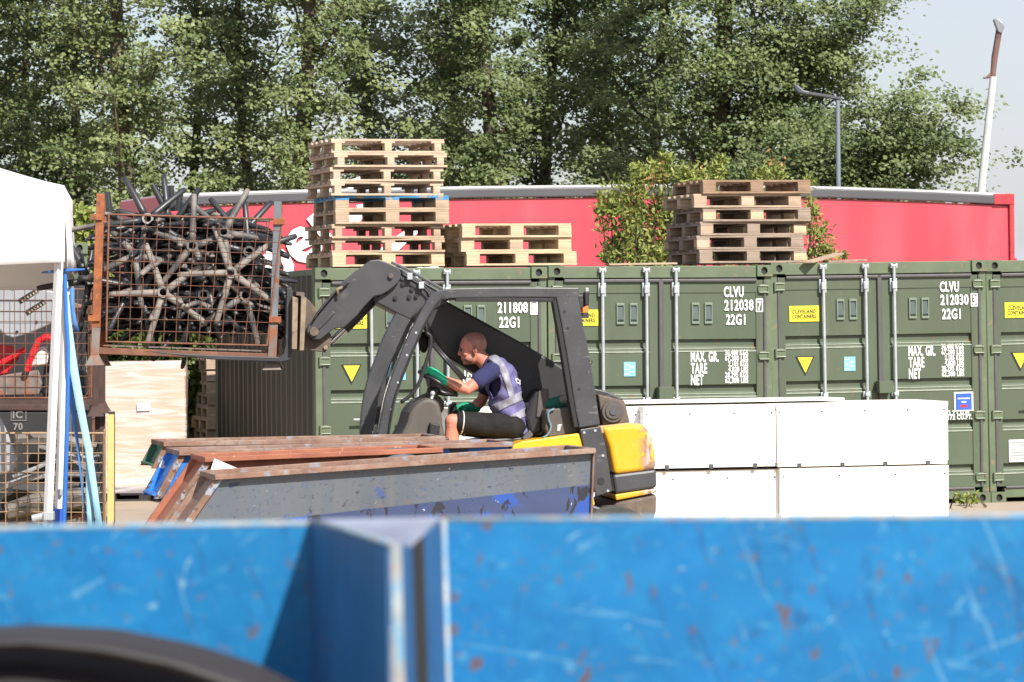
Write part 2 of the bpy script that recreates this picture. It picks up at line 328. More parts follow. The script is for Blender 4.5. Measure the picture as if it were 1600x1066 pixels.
        for k in range(2):                               # vents
            x = (a+b)/2+(.10 if i == 0 else -.245)+k*.14
            fm = MB()
            for (x0, x1, z0, z1) in ((x, x+.085, H-.415, H-.39), (x, x+.085, H-.61, H-.585), (x, x+.012, H-.585, H-.415), (x+.073, x+.085, H-.585, H-.415)): fm.rng(x0, x1, vf-.022, vf-.001, z0, z1)
            f = fm.build('vent', M['ventframe'], door, bevel=.003, local=True)
            h = MB(); h.add([(x+.012, vf-.004, H-.415), (x+.073, vf-.004, H-.415), (x+.073, vf-.020, H-.56), (x+.012, vf-.020, H-.56), (x+.012, vf-.004, H-.585), (x+.073, vf-.004, H-.585)], [(0, 1, 2, 3), (3, 2, 5, 4)])
            h.build('vent_hood', M['vent'], f, local=True)
        for z in (H-.25, H-.95, H-1.65, .28):            # hinges
            hg = MB(); xo = .045 if i == 0 else Wd-.045; sg = 1 if i == 0 else -1
            pr = [(xo-sg*.012, z+.030), (xo+sg*.03, z+.050), (xo+sg*.07, z+.050), (xo+sg*.108, z+.030), (xo+sg*.108, z-.030), (xo+sg*.07, z-.050), (xo+sg*.03, z-.050), (xo-sg*.012, z-.030)]
            hg.prism([(x, .010, zz) for x, zz in pr], (0, .028, 0))
            hg.cyl((xo, .012, z-.05), (xo, .012, z+.05), .014, 10)
            ho = hg.build('hinge', M['cframe'], door, local=True, bevel=.004); hr = MB(); x0_, x1_ = sorted((xo+sg*.0, xo+sg*.10)); hr.rng(x0_, x1_, -.004, .0095, z+.030, z+.038); hr.build('hinge_rib', M['edgelit'], ho, local=True, bevel=.002); hr = MB(); hr.rng(x0_, x1_, -.004, .0095, z-.038, z-.030); hr.build('hinge_rib', M['edgelit'], ho, local=True, bevel=.002)
    gk = MB(); gk.rng(.165, Wd-.165, .004, .035, H-.175, H-.14); gk.rng(.17, Wd-.17, .004, .035, .15, .18); gk.rng(Wd/2-.028, Wd/2+.022, .004, .034, .18, H-.14)
    gk.build('door_gasket', M['gasket'], root, bevel=.01, local=True)
    lb = MB(); lb.rng(Wd/2-.062, Wd/2+.092, -.10, .02, H-1.39, H-1.27); lb.rng(Wd/2-.066, Wd/2+.096, -.104, .02, H-1.27, H-1.262); lb.build('lock_box', M['cgreen'], root, bevel=.004, local=True)
    for fr_ in (.236, .431, .563):                       # locking rods
        x = Wd*fr_; rd = MB(); rd.cyl((x, -.018, .07), (x, -.018, H-.035), .0165, 14)
        o = rd.build('lock_rod', M['galv'], root, smooth=True, local=True)
        for z, s in ((H-.045, 1), (.075, -1)):
            cm = MB()
            cm.rng(x-.032, x+.032, -.035, .03, z-.012, z+.012); cm.rng(x-.037, x-.020, -.03, .03, z-.026, z+.022); cm.rng(x+.018, x+.037, -.03, .03, z-.026, z+.022)
            cm.build('cam_keeper', M['galv'], o, bevel=.003, local=True)
        for z, hh in ((H-.25, .07), (H-1.40, .03), (.55, .03)):
            bk = MB(); bk.rng(x-.040, x-.018, .0, .034, z-hh, z+hh); bk.rng(x+.018, x+.040, .0, .034, z-hh, z+hh); bk.rng(x-.026, x+.026, -.042, .03, z-hh*.55, z+hh*.55); bk.build('rod_bracket', M['galv'], o, bevel=.004, local=True)
    for x in (Wd*.236, Wd*.431):
        hd = MB(); z = H-1.545; hd.tube([(x-.20, -.045, z), (x-.05, -.04, z), (x+.06, -.04, z)], [.012, .015, .012], 8); hd.rng(x-.09, x-.05, -.06, .03, z-.055, z+.055); hd.cyl((x-.07, -.06, z-.06), (x-.07, -.06, z+.06), .013, 8)
        hd.build('door_handle', M['galv'], root, smooth=True, local=True)
    return root
M['edgelit'] = mat('bright_edge_highlight', (.34, .38, .30), .5, var=.2, scale=8)  # painted highlight along the pressed door edges and hinge ribs
M['ventframe'] = mat('vent_frame', (.15, .19, .14), .5, var=.1)
def textmesh(s, height, xs=1, bold=.02, spacing=1.12):
    cu = bpy.data.curves.new('t', 'FONT'); cu.body = s; cu.size = 1; cu.offset = bold; cu.space_character = spacing; cu.resolution_u = 3
    o = bpy.data.objects.new('t', cu); C.objects.link(o); bpy.context.view_layer.update()
    dg = bpy.context.evaluated_depsgraph_get(); me = bpy.data.meshes.new_from_object(o.evaluated_get(dg)); bpy.data.objects.remove(o); bpy.data.curves.remove(cu)
    me.calc_loop_triangles(); co = np.array([v.co[:] for v in me.vertices]); k = height/.70
    vs = [(c[0]*k*xs, c[1]*k) for c in co]; fs = [tuple(p.vertices) for p in me.polygons]; bpy.data.meshes.remove(me)
    x0 = min(v[0] for v in vs); y0 = min(v[1] for v in vs); x1 = max(v[0] for v in vs)
    return [(a-x0, b-y0) for a, b in vs], fs, x1-x0
def ctext(root, s, u, w, h, width=None, m=None, v=.034, bold=.03, name='lettering', al='l', label=None):
    vs, fs, wd = textmesh(s, h, 1, bold); xs = (width/wd) if width else .62
    off = -wd*xs if al == 'r' else 0
    b = MB(); b.add([(u+off+x*xs, v-.003, w+y) for x, y in vs], fs)
    # thin paint: one face sheet standing 1-2 mm off the steel
    o = b.build(name, m or M['white'], root, local=True)
    if label: o['label'] = label
    return o
def quad(root, name, m, u0, u1, w0, w1, v=.03, t=.003):
    b = MB(); b.rng(u0, u1, v, v+t, w0, w1); return b.build(name, m, root, local=True)
proto = make_container()
specs = [(491, 418.4, 853.5, 417.0, '211808', '1'), (855.5, 415.5, 1205.5, 414.2, '212038', '7'), (1206.8, 411, 1543.6, 406.3, '212030', '3'), (1545, 406.8, 1875, 401.0, '212041', '6')]
labs = ['dark green container marked 211808 behind the driver, leftmost, its ribbed left side showing', 'dark green container marked 212038 behind the white panel crates and the beacon', 'dark green container marked 212030 with a blue square sign low on its right door', 'dark green container at the right edge of the photo, cut off by the frame']
conts = []
for i, (x0, y0, x1, y1, num, chk) in enumerate(specs):
    c = proto if i == 0 else copy_tree(proto)
    a = W(x0, y0, rowY(x0)); b = W(x1, y1, rowY(x1)); wd = (b-a).length
    roll = math.atan2(b.z-a.z, Vector((b.x-a.x, b.y-a.y)).length)
    c.location = (a.x, a.y, a.z-CH); c.rotation_euler = (0, -roll, YAW); c.scale = (wd/CW, 1, 1)
    tag(c, labs[i], 'container', 'green shipping containers in a row'); conts.append(c)
    print('container', i, c.location[:], wd, roll)
def cmarks(c, num, chk, full=True):
    H = CH
    ctext(c, 'CLVU', 1.88, H-.335, .105, .215); ctext(c, num, 1.885, H-.475, .105, .315); ctext(c, '22G1', 1.90, H-.625, .105, .21)
    bx = MB(); X = 2.225; Zt = H-.352
    for (u0, u1, w0, w1) in ((X, X+.078, Zt-.012, Zt), (X, X+.078, Zt-.14, Zt-.128), (X, X+.012, Zt-.128, Zt-.012), (X+.066, X+.078, Zt-.128, Zt-.012)): bx.rng(u0, u1, .0275, .0295, w0, w1)
    bx.build('check_digit_box', M['white'], c, local=True); ctext(c, chk, X+.02, H-.475, .092, .040, v=.030)
    for s, z in (('MAX. GR.', 1.005), ('TARE', 1.125), ('NET', 1.245)): ctext(c, s, 1.52, H-z-.005, .105, {'MAX. GR.': .30, 'TARE': .175, 'NET': .135}[s], v=.042)
    for k, s in enumerate(('30,480 KGS', '67,200 LBS', '2,185 KGS', '4,820 LBS', '28,295 KGS', '62,380 LBS')): ctext(c, s, 2.14, H-.952-k*.058, .052, .25 if k not in (2, 3) else .215, v=.042, al='r', bold=.03)
    y = quad(c, 'name_plate', M['yellowst'], .205, .53, H-.62, H-.455, .033)
    ctext(y, 'CLEVELAND', .235, H-.535, .04, .26, M['blackst'], v=.0325); ctext(y, 'CONTAINERS', .235, H-.587, .04, .26, M['blackst'], v=.0325)
    t = MB(); t.prism([(.265, .036, H-.985), (.475, .036, H-.985), (.37, .036, H-1.19)], (0, .003, 0)); to = t.build('warning_triangle', M['blackst'], c, local=True)
    t = MB(); t.prism([(.288, .033, H-.997), (.452, .033, H-.997), (.37, .033, H-1.158)], (0, .003, 0)); t.build('triangle_face', M['yellowst'], to, local=True)
    p = quad(c, 'blue_sticker', M['bluest'], .80, .925, H-1.15, H-1.0, .037)
    for k in range(5): quad(p, 'sticker_mark', M['white'], .812+(k % 2)*.05, .86+(k % 2)*.05, H-1.13+.024*k, H-1.122+.024*k, .0345, .002)
for c, s in zip(conts, specs): cmarks(c, s[4], s[5])
c = conts[2]
p = quad(c, 'sign_plate', M['white'], 2.02, 2.235, CH-1.605, CH-1.40, .033)
q = MB(); q.rng(2.037, 2.218, .029, .032, CH-1.59, CH-1.415); q.build('sign_face', M['bluesign'], p, local=True, bevel=.0)
[quad(p, 'sign_line', M['white'], a_, b_, CH-z_, CH-z_+.012, .0270, .001) for a_, b_, z_ in ((2.06, 2.115, 1.475), (2.122, 2.195, 1.475), (2.10, 2.155, 1.512))]; quad(p, 'sign_stripe', M['redtube'], 2.09, 2.165, CH-1.562, CH-1.538, .0270, .001)
ctext(c, '33.2 CU.M.', 2.20, CH-1.645, .048, .28, al='r', v=.032); ctext(c, '1,172 CU.FT.', 2.22, CH-1.70, .046, .32, al='r', v=.032)
p = quad(conts[3], 'data_plate', M['paper'], .22, .50, CH-2.16, CH-1.92, .033)
for k in range(6): quad(p, 'plate_line', M['rail'], .25, .46-.03*(k % 3), CH-2.13+.035*k, CH-2.124+.035*k, .0315, .001)
# a taller container behind the gazebo, only its corner showing
tall = make_container(2.896); a = W(137, 381, 38.0)
tall.rotation_euler = (0, 0, YAW); ax = Matrix.Rotation(YAW, 3, 'Z') @ Vector((CW, 0, 0)); tall.location = (a.x-ax.x, a.y-ax.y, 0)
tag(tall, 'green container corner between the white gazebo and the lifted cage', 'container')
# ---------------------------------------------------------------- red curtain trailer behind
tr0 = W(262, 301, 50.5); tr1 = W(1577, 303, 55.5)
dx = tr1-tr0; tyaw = math.atan2(dx.y, dx.x); TLn = math.hypot(dx.x, dx.y); TF = Fr((tr0.x, tr0.y, 0), tyaw)
trailer = thing('curtain_trailer', TF.o, 'long red curtain sided lorry trailer parked behind the containers', 'trailer')
def ttop(u):                                            # cambered roof line, read off the photograph
    xs = [252, 440, 700, 1000, 1270, 1440, 1577]; ys = [303, 296.5, 291, 287.8, 291.5, 297, 303]
    best = TF.hit(np.interp(252+u/TLn*1325, [252, 1577], [252, 1577]), np.interp(252+u/TLn*1325, xs, ys)); return best.z
n = 40; mbc = MB(); vs = []
for i in range(n+1):
    u = TLn*i/n; z = ttop(u); ww = .012*math.sin(i*1.7)+.008*math.sin(i*4.1)
    vs += [TF.pt(u, ww, 1.05), TF.pt(u, ww*.6, 2.2), TF.pt(u, 0.01, z-.19)]
mbc.add(vs, [(3*i+k, 3*i+3+k, 3*i+4+k, 3*i+1+k) for i in range(n) for k in (0, 1)])
curt = mbc.build('curtain', M['red'], trailer, smooth='all')
sb = MB()
for i in range(1, 27): u = TLn*i/27; sb.rng(u-.03, u+.03, -.02, -.012, 1.02, 1.12, TF)
sb.build('curtain_strap', M['redstrap'] if 'redstrap' in M else mat('red_strap', (.52, .05, .07), .5), curt)
rb = MB(); rt = MB()
def rail(mb, o0, o1, v0, v1):
    vs = []
    for i in range(n+1):
        u = TLn*i/n; z = ttop(u); vs += [TF.pt(u, v0, z-o0), TF.pt(u, v0, z-o1), TF.pt(u, v1, z-o1), TF.pt(u, v1, z-o0)]
    fs = [(4*i+k, 4*i+(k+1) % 4, 4*i+4+(k+1) % 4, 4*i+4+k) for i in range(n) for k in range(4)]+[(0, 1, 2, 3), (4*n, 4*n+1, 4*n+2, 4*n+3)]
    mb.add(vs, fs)
rail(rb, .035, .175, -.05, .03); rb.build('roof_rail', M['rail'], trailer, bevel=.02)
rail(rt, .0, .033, -.03, 2.52); rt.build('roof', M['alu'], trailer)
d = MB(); d.rng(TLn-.02, TLn+.06, -.05, .12, 1.0, ttop(TLn)-.02, TF); d.rng(TLn+.0, TLn+.06, .12, 2.4, 1.0, ttop(TLn)-.1, TF); d.rng(TLn-.30, TLn+.06, -.06, .03, ttop(TLn)-.17, ttop(TLn)-.0, TF); d.rng(TLn+.06, TLn+.10, -.05, .05, 2.65, 2.9, TF)
d.build('rear_frame', mat('dark_red_paint', (.36, .03, .04), .5, layers=(L((.03, .03, .03), 6, .62, .66),)), trailer, bevel=.01)
d = MB(); d.rng(-.06, .02, -.04, 2.45, 1.0, ttop(0)-.03, TF); d.build('front_wall', M['red'], trailer, bevel=.01)
d = MB(); d.rng(0, TLn, .02, 2.45, .95, 1.08, TF); d.rng(.5, TLn-.3, .7, .85, .6, .95, TF); d.rng(.5, TLn-.3, 1.6, 1.75, .6, .95, TF); d.build('chassis', M['dark'], trailer)
d = MB(); d.rng(0, TLn, 2.46, 2.48, 1.05, 3.7, TF); d.build('far_curtain', M['red'], trailer)
for u in (TLn-1.6, TLn-2.9, TLn-4.2):
    for v in (.02, 2.1):
        w = MB(); w.cyl(TF.pt(u, v, .5), TF.pt(u, v+.35, .5), .5, 28); w.build('wheel', M['tyre'], trailer, smooth=True)
# lettering on the curtain, climbing to the right
def ttext(s, px, py, ang, h, xs=1, bold=.05):
    vs, fs, wd = textmesh(s, h, xs, bold, 1.0); o = TF.hit(px, py, -.03); ca, sa = math.cos(ang), math.sin(ang)
    b = MB(); b.add([o+TF.x*(x*ca-y*sa)+TF.z*(x*sa+y*ca) for x, y in vs], fs); b.build('lettering', M['white'], curt)
ttext('berts', 432, 455, R(38), .72, 1.0, .03)
sw = MB()
for pts in (((560, 418), (615, 372), (640, 356), (655, 362), (622, 392), (590, 430)), ((640, 440), (676, 400), (690, 392), (692, 430), (680, 445)), ((596, 432), (640, 418), (672, 404), (676, 412), (640, 432), (600, 445))):
    sw.pp(TF, pts, -.03, -.026)
sw.build('lettering', M['white'], curt)
# ---------------------------------------------------------------- lamp posts
P0 = W(1309, 292, 62); lp = thing('street_lamp', (P0.x, P0.y, 0), 'thin grey lamp post with its lamp arm to the left, before the big tree', 'lamp post')
F = Fr((P0.x, P0.y, 0), 0)
b = MB(); tp = F.hit(1309, 157); b.tube([(P0.x, P0.y, 0), tp], [.055, .038], 12); b.build('pole', M['lamp'] if 'lamp' in M else mat('lamp_grey', (.16, .19, .22), .5), lp, smooth=True)
b = MB(); b.tube([F.hit(1314, 155), F.hit(1295, 151), F.hit(1262, 146)], .035, 8); ao = b.build('arm', M['rail'], lp, smooth=True)
b = MB(); b.pp(F, [(1266, 143), (1264, 149), (1247, 145), (1240, 134), (1246, 132), (1256, 141)], -.12, .12); b.build('lamp_head', M['lampd'] if 'lampd' in M else mat('lamp_dark', (.06, .07, .09), .4), lp, bevel=.02)
P0 = W(1533, 300, 60); g0 = Fr((P0.x, P0.y, 0), 0); base = g0.hit(1508, 640); base.z = 0
lp = thing('leaning_pole', base, 'leaning pale pole with a rusty top and floodlight against the sky', 'pole')
b = MB(); b.tube([base, g0.hit(1533, 300), g0.hit(1552, 120)], [.09, .07, .06], 12); b.build('pole', mat('pale_pole', (.50, .52, .50), .6, var=.1, layers=(rustl(3, .66, .72),)), lp, smooth=True)
b = MB(); b.tube([g0.hit(1551, 122), g0.hit(1554, 90), g0.hit(1561, 48)], [.045, .055, .055], 12); b.build('rusty_top', mat('rusty_pole', (.13, .075, .065), .8, var=.3, scale=3), lp, smooth=True)
b = MB(); b.pp(g0, [(1553, 30), (1558, 28), (1567, 36), (1570, 42), (1566, 52), (1560, 50), (1557, 42)], -.08, .1); b.build('floodlight', mat('floodlight_grey', (.3, .32, .34), .3, .5), lp, bevel=.01)
b = MB(); b.tube([g0.hit(1556, 118), g0.hit(1548, 116), g0.hit(1543, 121)], .03, 6); b.tube([g0.hit(1552, 120), g0.hit(1536, 122)], .02, 6); b.build('bracket', M['rustgrey'], lp)
# ---------------------------------------------------------------- foliage
def leafmat(name, c1, c2, trans=.45, sc=.7):
    m = bpy.data.materials.new(name); m.use_nodes = True; t = m.node_tree; N = t.nodes; Lk = t.links; p = N['Principled BSDF']; out = N['Material Output']
    at = N.new('ShaderNodeAttribute'); at.attribute_name = 'tone'
    x = N.new('ShaderNodeMix'); x.data_type = 'RGBA'; x.inputs[6].default_value = list(c1)+[1]; x.inputs[7].default_value = list(c2)+[1]; Lk.new(at.outputs['Fac'], x.inputs[0])
    Lk.new(x.outputs[2], p.inputs['Base Color']); p.inputs['Roughness'].default_value = .5; p.inputs['Specular IOR Level'].default_value = .4
    tr = N.new('ShaderNodeBsdfTranslucent'); mm = N.new('ShaderNodeMixShader'); mm.inputs[0].default_value = trans*.6
    Lk.new(x.outputs[2], tr.inputs[0]); Lk.new(p.outputs[0], mm.inputs[1]); Lk.new(tr.outputs[0], mm.inputs[2]); Lk.new(mm.outputs[0], out.inputs[0]); return m
M['leafA'] = leafmat('poplar_leaves', (.08, .12, .034), (.29, .33, .14)); M['leafB'] = leafmat('poplar_leaves_dark', (.058, .095, .028), (.22, .265, .105))
M['leafC'] = leafmat('buddleia_leaves', (.15, .21, .04), (.42, .44, .13)); M['leafD'] = leafmat('hedge_leaves', (.05, .09, .02), (.2, .24, .06)); M['flower'] = leafmat('faded_flowers', (.30, .15, .06), (.46, .27, .12), .2)
M['bark'] = mat('poplar_bark', (.06, .048, .034), .9, var=.3, scale=3, layers=(L((.13, .125, .04), 2, .5, .7, amt=.6),), bump=.3, bscale=12)
def leaves(name, m, cen, size, parent, droop=.3, aspect=.75, up=None, tones=None):
    n = len(cen)
    if up is None:
        a = rng.normal(size=(n, 3)); a[:, 2] -= droop; a /= np.linalg.norm(a, axis=1)[:, None]
        b = rng.normal(size=(n, 3)); b -= (b*a).sum(1)[:, None]*a; b /= np.linalg.norm(b, axis=1)[:, None]; nn = np.cross(a, b)
    else:
        nn = rng.normal(size=(n, 3))*.42+np.array(up); nn /= np.linalg.norm(nn, axis=1)[:, None]
        a = rng.normal(size=(n, 3))*.8+np.array([.7, 0, -.35]); a -= (a*nn).sum(1)[:, None]*nn; a /= np.linalg.norm(a, axis=1)[:, None]; b = np.cross(nn, a)
    s = size*rng.uniform(.6, 1.25, n)[:, None]; w = s*aspect*.5
    V = np.empty((n, 6, 3)); V[:, 0] = cen; V[:, 1] = cen+a*s*.32+b*w-nn*s*.05; V[:, 2] = cen+a*s*.68+b*w*.75-nn*s*.06; V[:, 3] = cen+a*s; V[:, 4] = cen+a*s*.62-b*w*.8-nn*s*.06; V[:, 5] = cen+a*s*.3-b*w-nn*s*.05
    off = Vector((0, 0, 0)); q = parent
    while q is not None: off += q.location; q = q.parent
    V -= np.array(off[:])
    me = bpy.data.meshes.new(name); me.vertices.add(n*6); me.vertices.foreach_set('co', V.ravel().astype(np.float32))
    me.loops.add(n*8); me.polygons.add(n*2)
    base = (np.arange(n)*6)[:, None]; idx = np.concatenate([base+np.array([[0, 1, 2, 3]]), base+np.array([[0, 3, 4, 5]])], 1).reshape(-1)
    me.loops.foreach_set('vertex_index', idx.astype(np.int32)); me.polygons.foreach_set('loop_start', (np.arange(n*2)*4).astype(np.int32)); me.polygons.foreach_set('loop_total', np.full(n*2, 4, np.int32))
    me.update(calc_edges=True); me.validate()
    at = me.attributes.new('tone', 'FLOAT', 'POINT'); tone = np.clip(rng.beta(1.6, 2.2, n), 0, 1) if tones is None else np.clip(tones+rng.normal(size=n)*.10, 0, 1); at.data.foreach_set('value', np.repeat(tone, 6).astype(np.float32))
    me.materials.append(m); o = bpy.data.objects.new(name, me); C.objects.link(o); o.parent = parent; return o
def tree(px, Y, hgt, rad, nl, lean, label, m, low=1.6, fat=.22, spread=.5, leaf=.125, clumps=95, seed=0, extra=()):
    rd = random.Random(seed); b = W(px, 520, Y); root = thing('poplar_tree', (b.x, b.y, 0), label, 'tree', 'tall trees behind the yard')
    tb = MB(); P = []; rr = []
    for i in range(13):
        t = i/12; P.append(Vector((b.x+lean*t*hgt*.3+.14*math.sin(t*7+seed), b.y+.14*math.cos(t*5+seed), hgt*t))); rr.append(fat*(1-.86*t)+.015)
    tb.tube(P, rr, 9); tips = []
    def trunk_at(h): t = h/hgt*12; i = min(11, int(t)); return P[i].lerp(P[i+1], t-i), rr[i]
    nb = int(hgt*2.6)
    for k in range(nb):
        h = low*.8+(hgt*.93-low*.8)*k/nb; p, r0 = trunk_at(h); an = rd.uniform(0, 6.283); f = max(.35, 1-.55*(h/hgt)); Ln = rad*rd.uniform(.65, 1.15)*f
        d = Vector((math.cos(an), math.sin(an), 0)); Q = [p]; q = p.copy(); up = rd.uniform(.6, 1.5)
        for j in range(4):
            q = q+d*Ln/4+Vector((rd.uniform(-.1, .1), rd.uniform(-.1, .1), up*Ln/4*(.6+.25*j))); Q.append(q.copy())
        tb.tube(Q, [r0*.32, r0*.25, r0*.17, .02, .01], 5)
        for j in (1, 2, 3, 4): tips.append((Q[j], .35+.12*j))
        for j in (2, 3, 4):
            e = Q[j]+Vector((rd.uniform(-.6, .6), rd.uniform(-.6, .6), rd.uniform(-.1, .7))); tb.tube([Q[j], e], [.018, .006], 4); tips.append((e, .45))
    for (ex, ey, er) in extra:                           # long side limbs seen in the photo
        e = W(ex, ey, Y+rd.uniform(-.5, .5)); s, r0 = trunk_at(max(1.2, min(hgt*.7, e.z-1.2-abs(e.x-b.x)*.5))); mid = s.lerp(e, .5)+Vector((0, 0, -.15*(e-s).length*.4))
        m1 = s.lerp(e, .25)+Vector((rd.uniform(-.2, .2), 0, -.2)); m3 = s.lerp(e, .75)+Vector((rd.uniform(-.15, .15), 0, .1)); tb.tube([s, m1, mid, m3, s.lerp(e, .95)], [r0*.35, .045, .035, .02, .006], 6)
        for j in range(er): tips.append((s.lerp(e, rd.uniform(.45, 1.08))+Vector((rd.uniform(-.5, .5), rd.uniform(-.6, .6), rd.uniform(-.45, .55))), .42))
    for k in range(int(hgt*3.2)):
        h = rd.uniform(low, hgt); p, r0 = trunk_at(h); tips.append((p+Vector((rd.uniform(-.5, .5), -rd.uniform(.25, .6), rd.uniform(-.2, .2))), .34))
    tb.build('trunk', M['bark'], root, smooth='all')
    cen = []; tn = []; tot = sum(w for _, w in tips)
    for (c, w) in tips:
        k = nl*w/tot; sub = max(1, int(round(k/70)))
        for s_ in range(sub):
            cc = np.array(c[:])+rng.normal(size=3)*min(w, .45)*np.array([.75, .75, .62]); m_ = int(k/sub); g_ = rng.uniform(.7, 1.35)
            cen.append(cc+rng.normal(size=(m_, 3))*np.array([.17, .17, .085])*g_); tn.append(np.full(m_, rng.beta(2, 2.4)))
    leaves('crown', m, np.concatenate(cen), leaf, root, aspect=.72, up=(.15, -.5, .75), tones=np.concatenate(tn)); return root
TS = [(-130, 74, 12, 1.7, 0, .25, 'poplar beyond the left edge of the photo, only its outer leaves showing', 'leafB'),
      (-30, 72, 12.5, 1.9, 0, .28, 'leftmost poplar, its trunk just inside the left edge above the gazebo', 'leafB'),
      (52, 76, 12, 1.5, .02, .22, 'poplar with a thin trunk above the left of the gazebo roof', 'leafA'),
      (112, 71, 12, 1.5, .0, .2, 'slim dark poplar above the right edge of the gazebo', 'leafB'),
      (203, 68, 12.5, 1.7, -.01, .33, 'poplar with a thick mossy trunk above the left post of the lifted cage', 'leafA'),
      (300, 75, 12, 1.6, .03, .2, 'poplar directly above the heap of chair bases', 'leafA'),
      (392, 72, 12, 1.5, -.02, .2, 'poplar above the right end of the lifted cage', 'leafA'),
      (474, 69, 12.5, 1.4, .02, .34, 'thick trunked poplar just left of the tall pallet stack', 'leafA'),
      (590, 78, 12, 1.15, -.03, .2, 'narrow poplar rising right behind the tall pallet stack', 'leafA'),
      (705, 74, 12, 1.3, .02, .22, 'poplar just right of the tall pallet stack, beside the sky gap', 'leafB'),
      (768, 70, 12.5, 1.6, .0, .34, 'thick trunked poplar above the short stack of three pallets', 'leafB'),
      (860, 73, 12, 1.7, .02, .24, 'poplar above the gap between the short pallet stack and the bush', 'leafB'),
      (950, 76, 12.5, 1.8, -.02, .24, 'dark poplar rising behind the flowering bush', 'leafB'),
      (1030, 71, 12, 1.8, .03, .26, 'dark poplar just right of the flowering bush top', 'leafB')]
for i, (px, Y, h, r, ln, ft, lb, lm) in enumerate(TS):
    tree(px, Y, h, r*.92, 23000 if lm == 'leafA' else 29000, ln, lb, M[lm], fat=ft*.68, seed=i*3+1, low=1.3, leaf=.092)
tree(1120, 67, 11.5, 1.9, 60000, .04, 'big spreading tree above the right pallet stack, overhanging the lamp post', M['leafB'], fat=.32, seed=91, low=1.2, leaf=.085,
     extra=((1280, 20, 22), (1320, 60, 18), (1350, 0, 14), (1345, 120, 16), (1280, 130, 16), (1240, 100, 14), (1250, 40, 18), (1330, 170, 8), (1370, 70, 6), (1390, 5, 5), (1230, 170, 14), (1290, 80, 16)))
tree(1215, 64, 5.0, 1.2, 52000, .0, 'low tree behind the right end of the red trailer, left of the leaning pole', M['leafB'], fat=.16, seed=52, low=.8, leaf=.082,
     extra=((1290, 220, 22), (1350, 200, 14), (1400, 235, 22), (1440, 240, 22), (1455, 200, 22), (1446, 172, 22), (1468, 158, 14), (1455, 235, 18), (1440, 290, 16), (1390, 290, 18), (1330, 285, 18), (1270, 280, 18), (1460, 275, 10), (1400, 180, 6)))
M['flowerm'] = M['flower']
def bush(name, pts, Y, nl, label, cat, m=None, flow=0, leaf=.10, base=None, narrow=.34):
    c0 = W(sum(p[0] for p in pts)/len(pts), 600, Y); root = thing(name, (c0.x, c0.y, 0), label, cat); tb = MB(); cen = []; fl = []
    g = Vector((c0.x, c0.y, 0))
    for (px, py, r) in pts:
        e = W(px, py, Y+random.uniform(-.4, .4)); s = g+Vector((random.uniform(-.3, .3)+(e.x-g.x)*.5, random.uniform(-.2, .2), 0)); mid = s.lerp(e, .55)+Vector((0, 0, .1))
        q_ = min(1, max(p_[2] for p_ in pts)/20); tb.tube([s, mid, e], [.03*q_, .018*q_, .005*q_], 5); k = int(nl*r/sum(p[2] for p in pts)); rm = r/ (FPX/Y)
        cen.append(np.array(e[:])+rng.normal(size=(k, 3))*np.array([rm*.5, rm*.5, rm*.5]))
        for j in range(3):
            q = np.array(mid.lerp(e, .35+.25*j)[:]); cen.append(q+rng.normal(size=(k//4, 3))*rm*.5)
        for j in range(int(flow*r/30)):
            q = np.array(e[:])+rng.normal(size=3)*rm*.6; fl.append(q+rng.normal(size=(26, 3))*np.array([.09, .06, .05]))
    tb.build('stems', M['bark'], root); leaves('foliage', m or M['leafC'], np.concatenate(cen), leaf, root, droop=-.4, aspect=narrow)
    if fl: leaves('flower_heads', M['flower'], np.concatenate(fl), .055, root, aspect=.7)['kind'] = 'stuff'
    return root
bush('buddleia_bush', [(955, 315, 22), (990, 300, 22), (1000, 270, 16), (1030, 268, 20), (1042, 250, 10), (1070, 275, 20), (1090, 285, 22), (1122, 268, 12), (1128, 252, 8), (1000, 340, 26), (1040, 330, 30), (975, 330, 18), (985, 370, 24), (1020, 385, 30), (1060, 345, 26), (960, 390, 16), (1000, 402, 22), (1045, 405, 22), (940, 330, 10), (950, 402, 10), (1075, 385, 20)], 42.6, 5200, 'wild flowering bush growing up left of the weathered pallet stack', 'bush', flow=2.2, leaf=.085)
bush('buddleia_bush', [(1195, 275, 12), (1215, 272, 14), (1180, 278, 8), (1262, 285, 9), (1268, 330, 14), (1280, 365, 14), (1290, 395, 18), (1150, 330, 30), (1180, 360, 30), (1225, 350, 24), (1318, 400, 5), (1130, 385, 24), (1230, 395, 24)], 43.4, 2300, 'wild bush showing behind and right of the weathered pallet stack', 'bush', flow=2.2, leaf=.085)
bush('hedge_shrub', [(125, 345, 18), (145, 370, 20), (120, 385, 20), (160, 385, 16), (140, 420, 24)], 45, 3200, 'yellowish shrub between the gazebo and the lifted cage', 'bush', m=M['leafC'], leaf=.09, narrow=.7)
bush('hedge_shrub', [(180, 520, 20), (215, 515, 20), (250, 520, 20), (285, 520, 20), (320, 525, 18), (330, 560, 16), (180, 550, 22), (215, 548, 22), (250, 550, 22), (280, 550, 22), (285, 570, 18), (300, 590, 16), (305, 630, 16), (300, 670, 16), (200, 600, 30), (250, 620, 30), (170, 640, 26), (290, 700, 18)], 44, 15000, 'leafy shrub behind the shrink wrapped carton', 'bush', m=M['leafD'], flow=0, leaf=.09, narrow=.7)
bush('yard_weed', [(1505, 783, 6), (1514, 782, 6), (1523, 785, 4), (1500, 778, 4)], 36.6, 60, 'small green weed on the concrete at the foot of the containers', 'plant', m=M['leafC'], leaf=.07, narrow=.4)
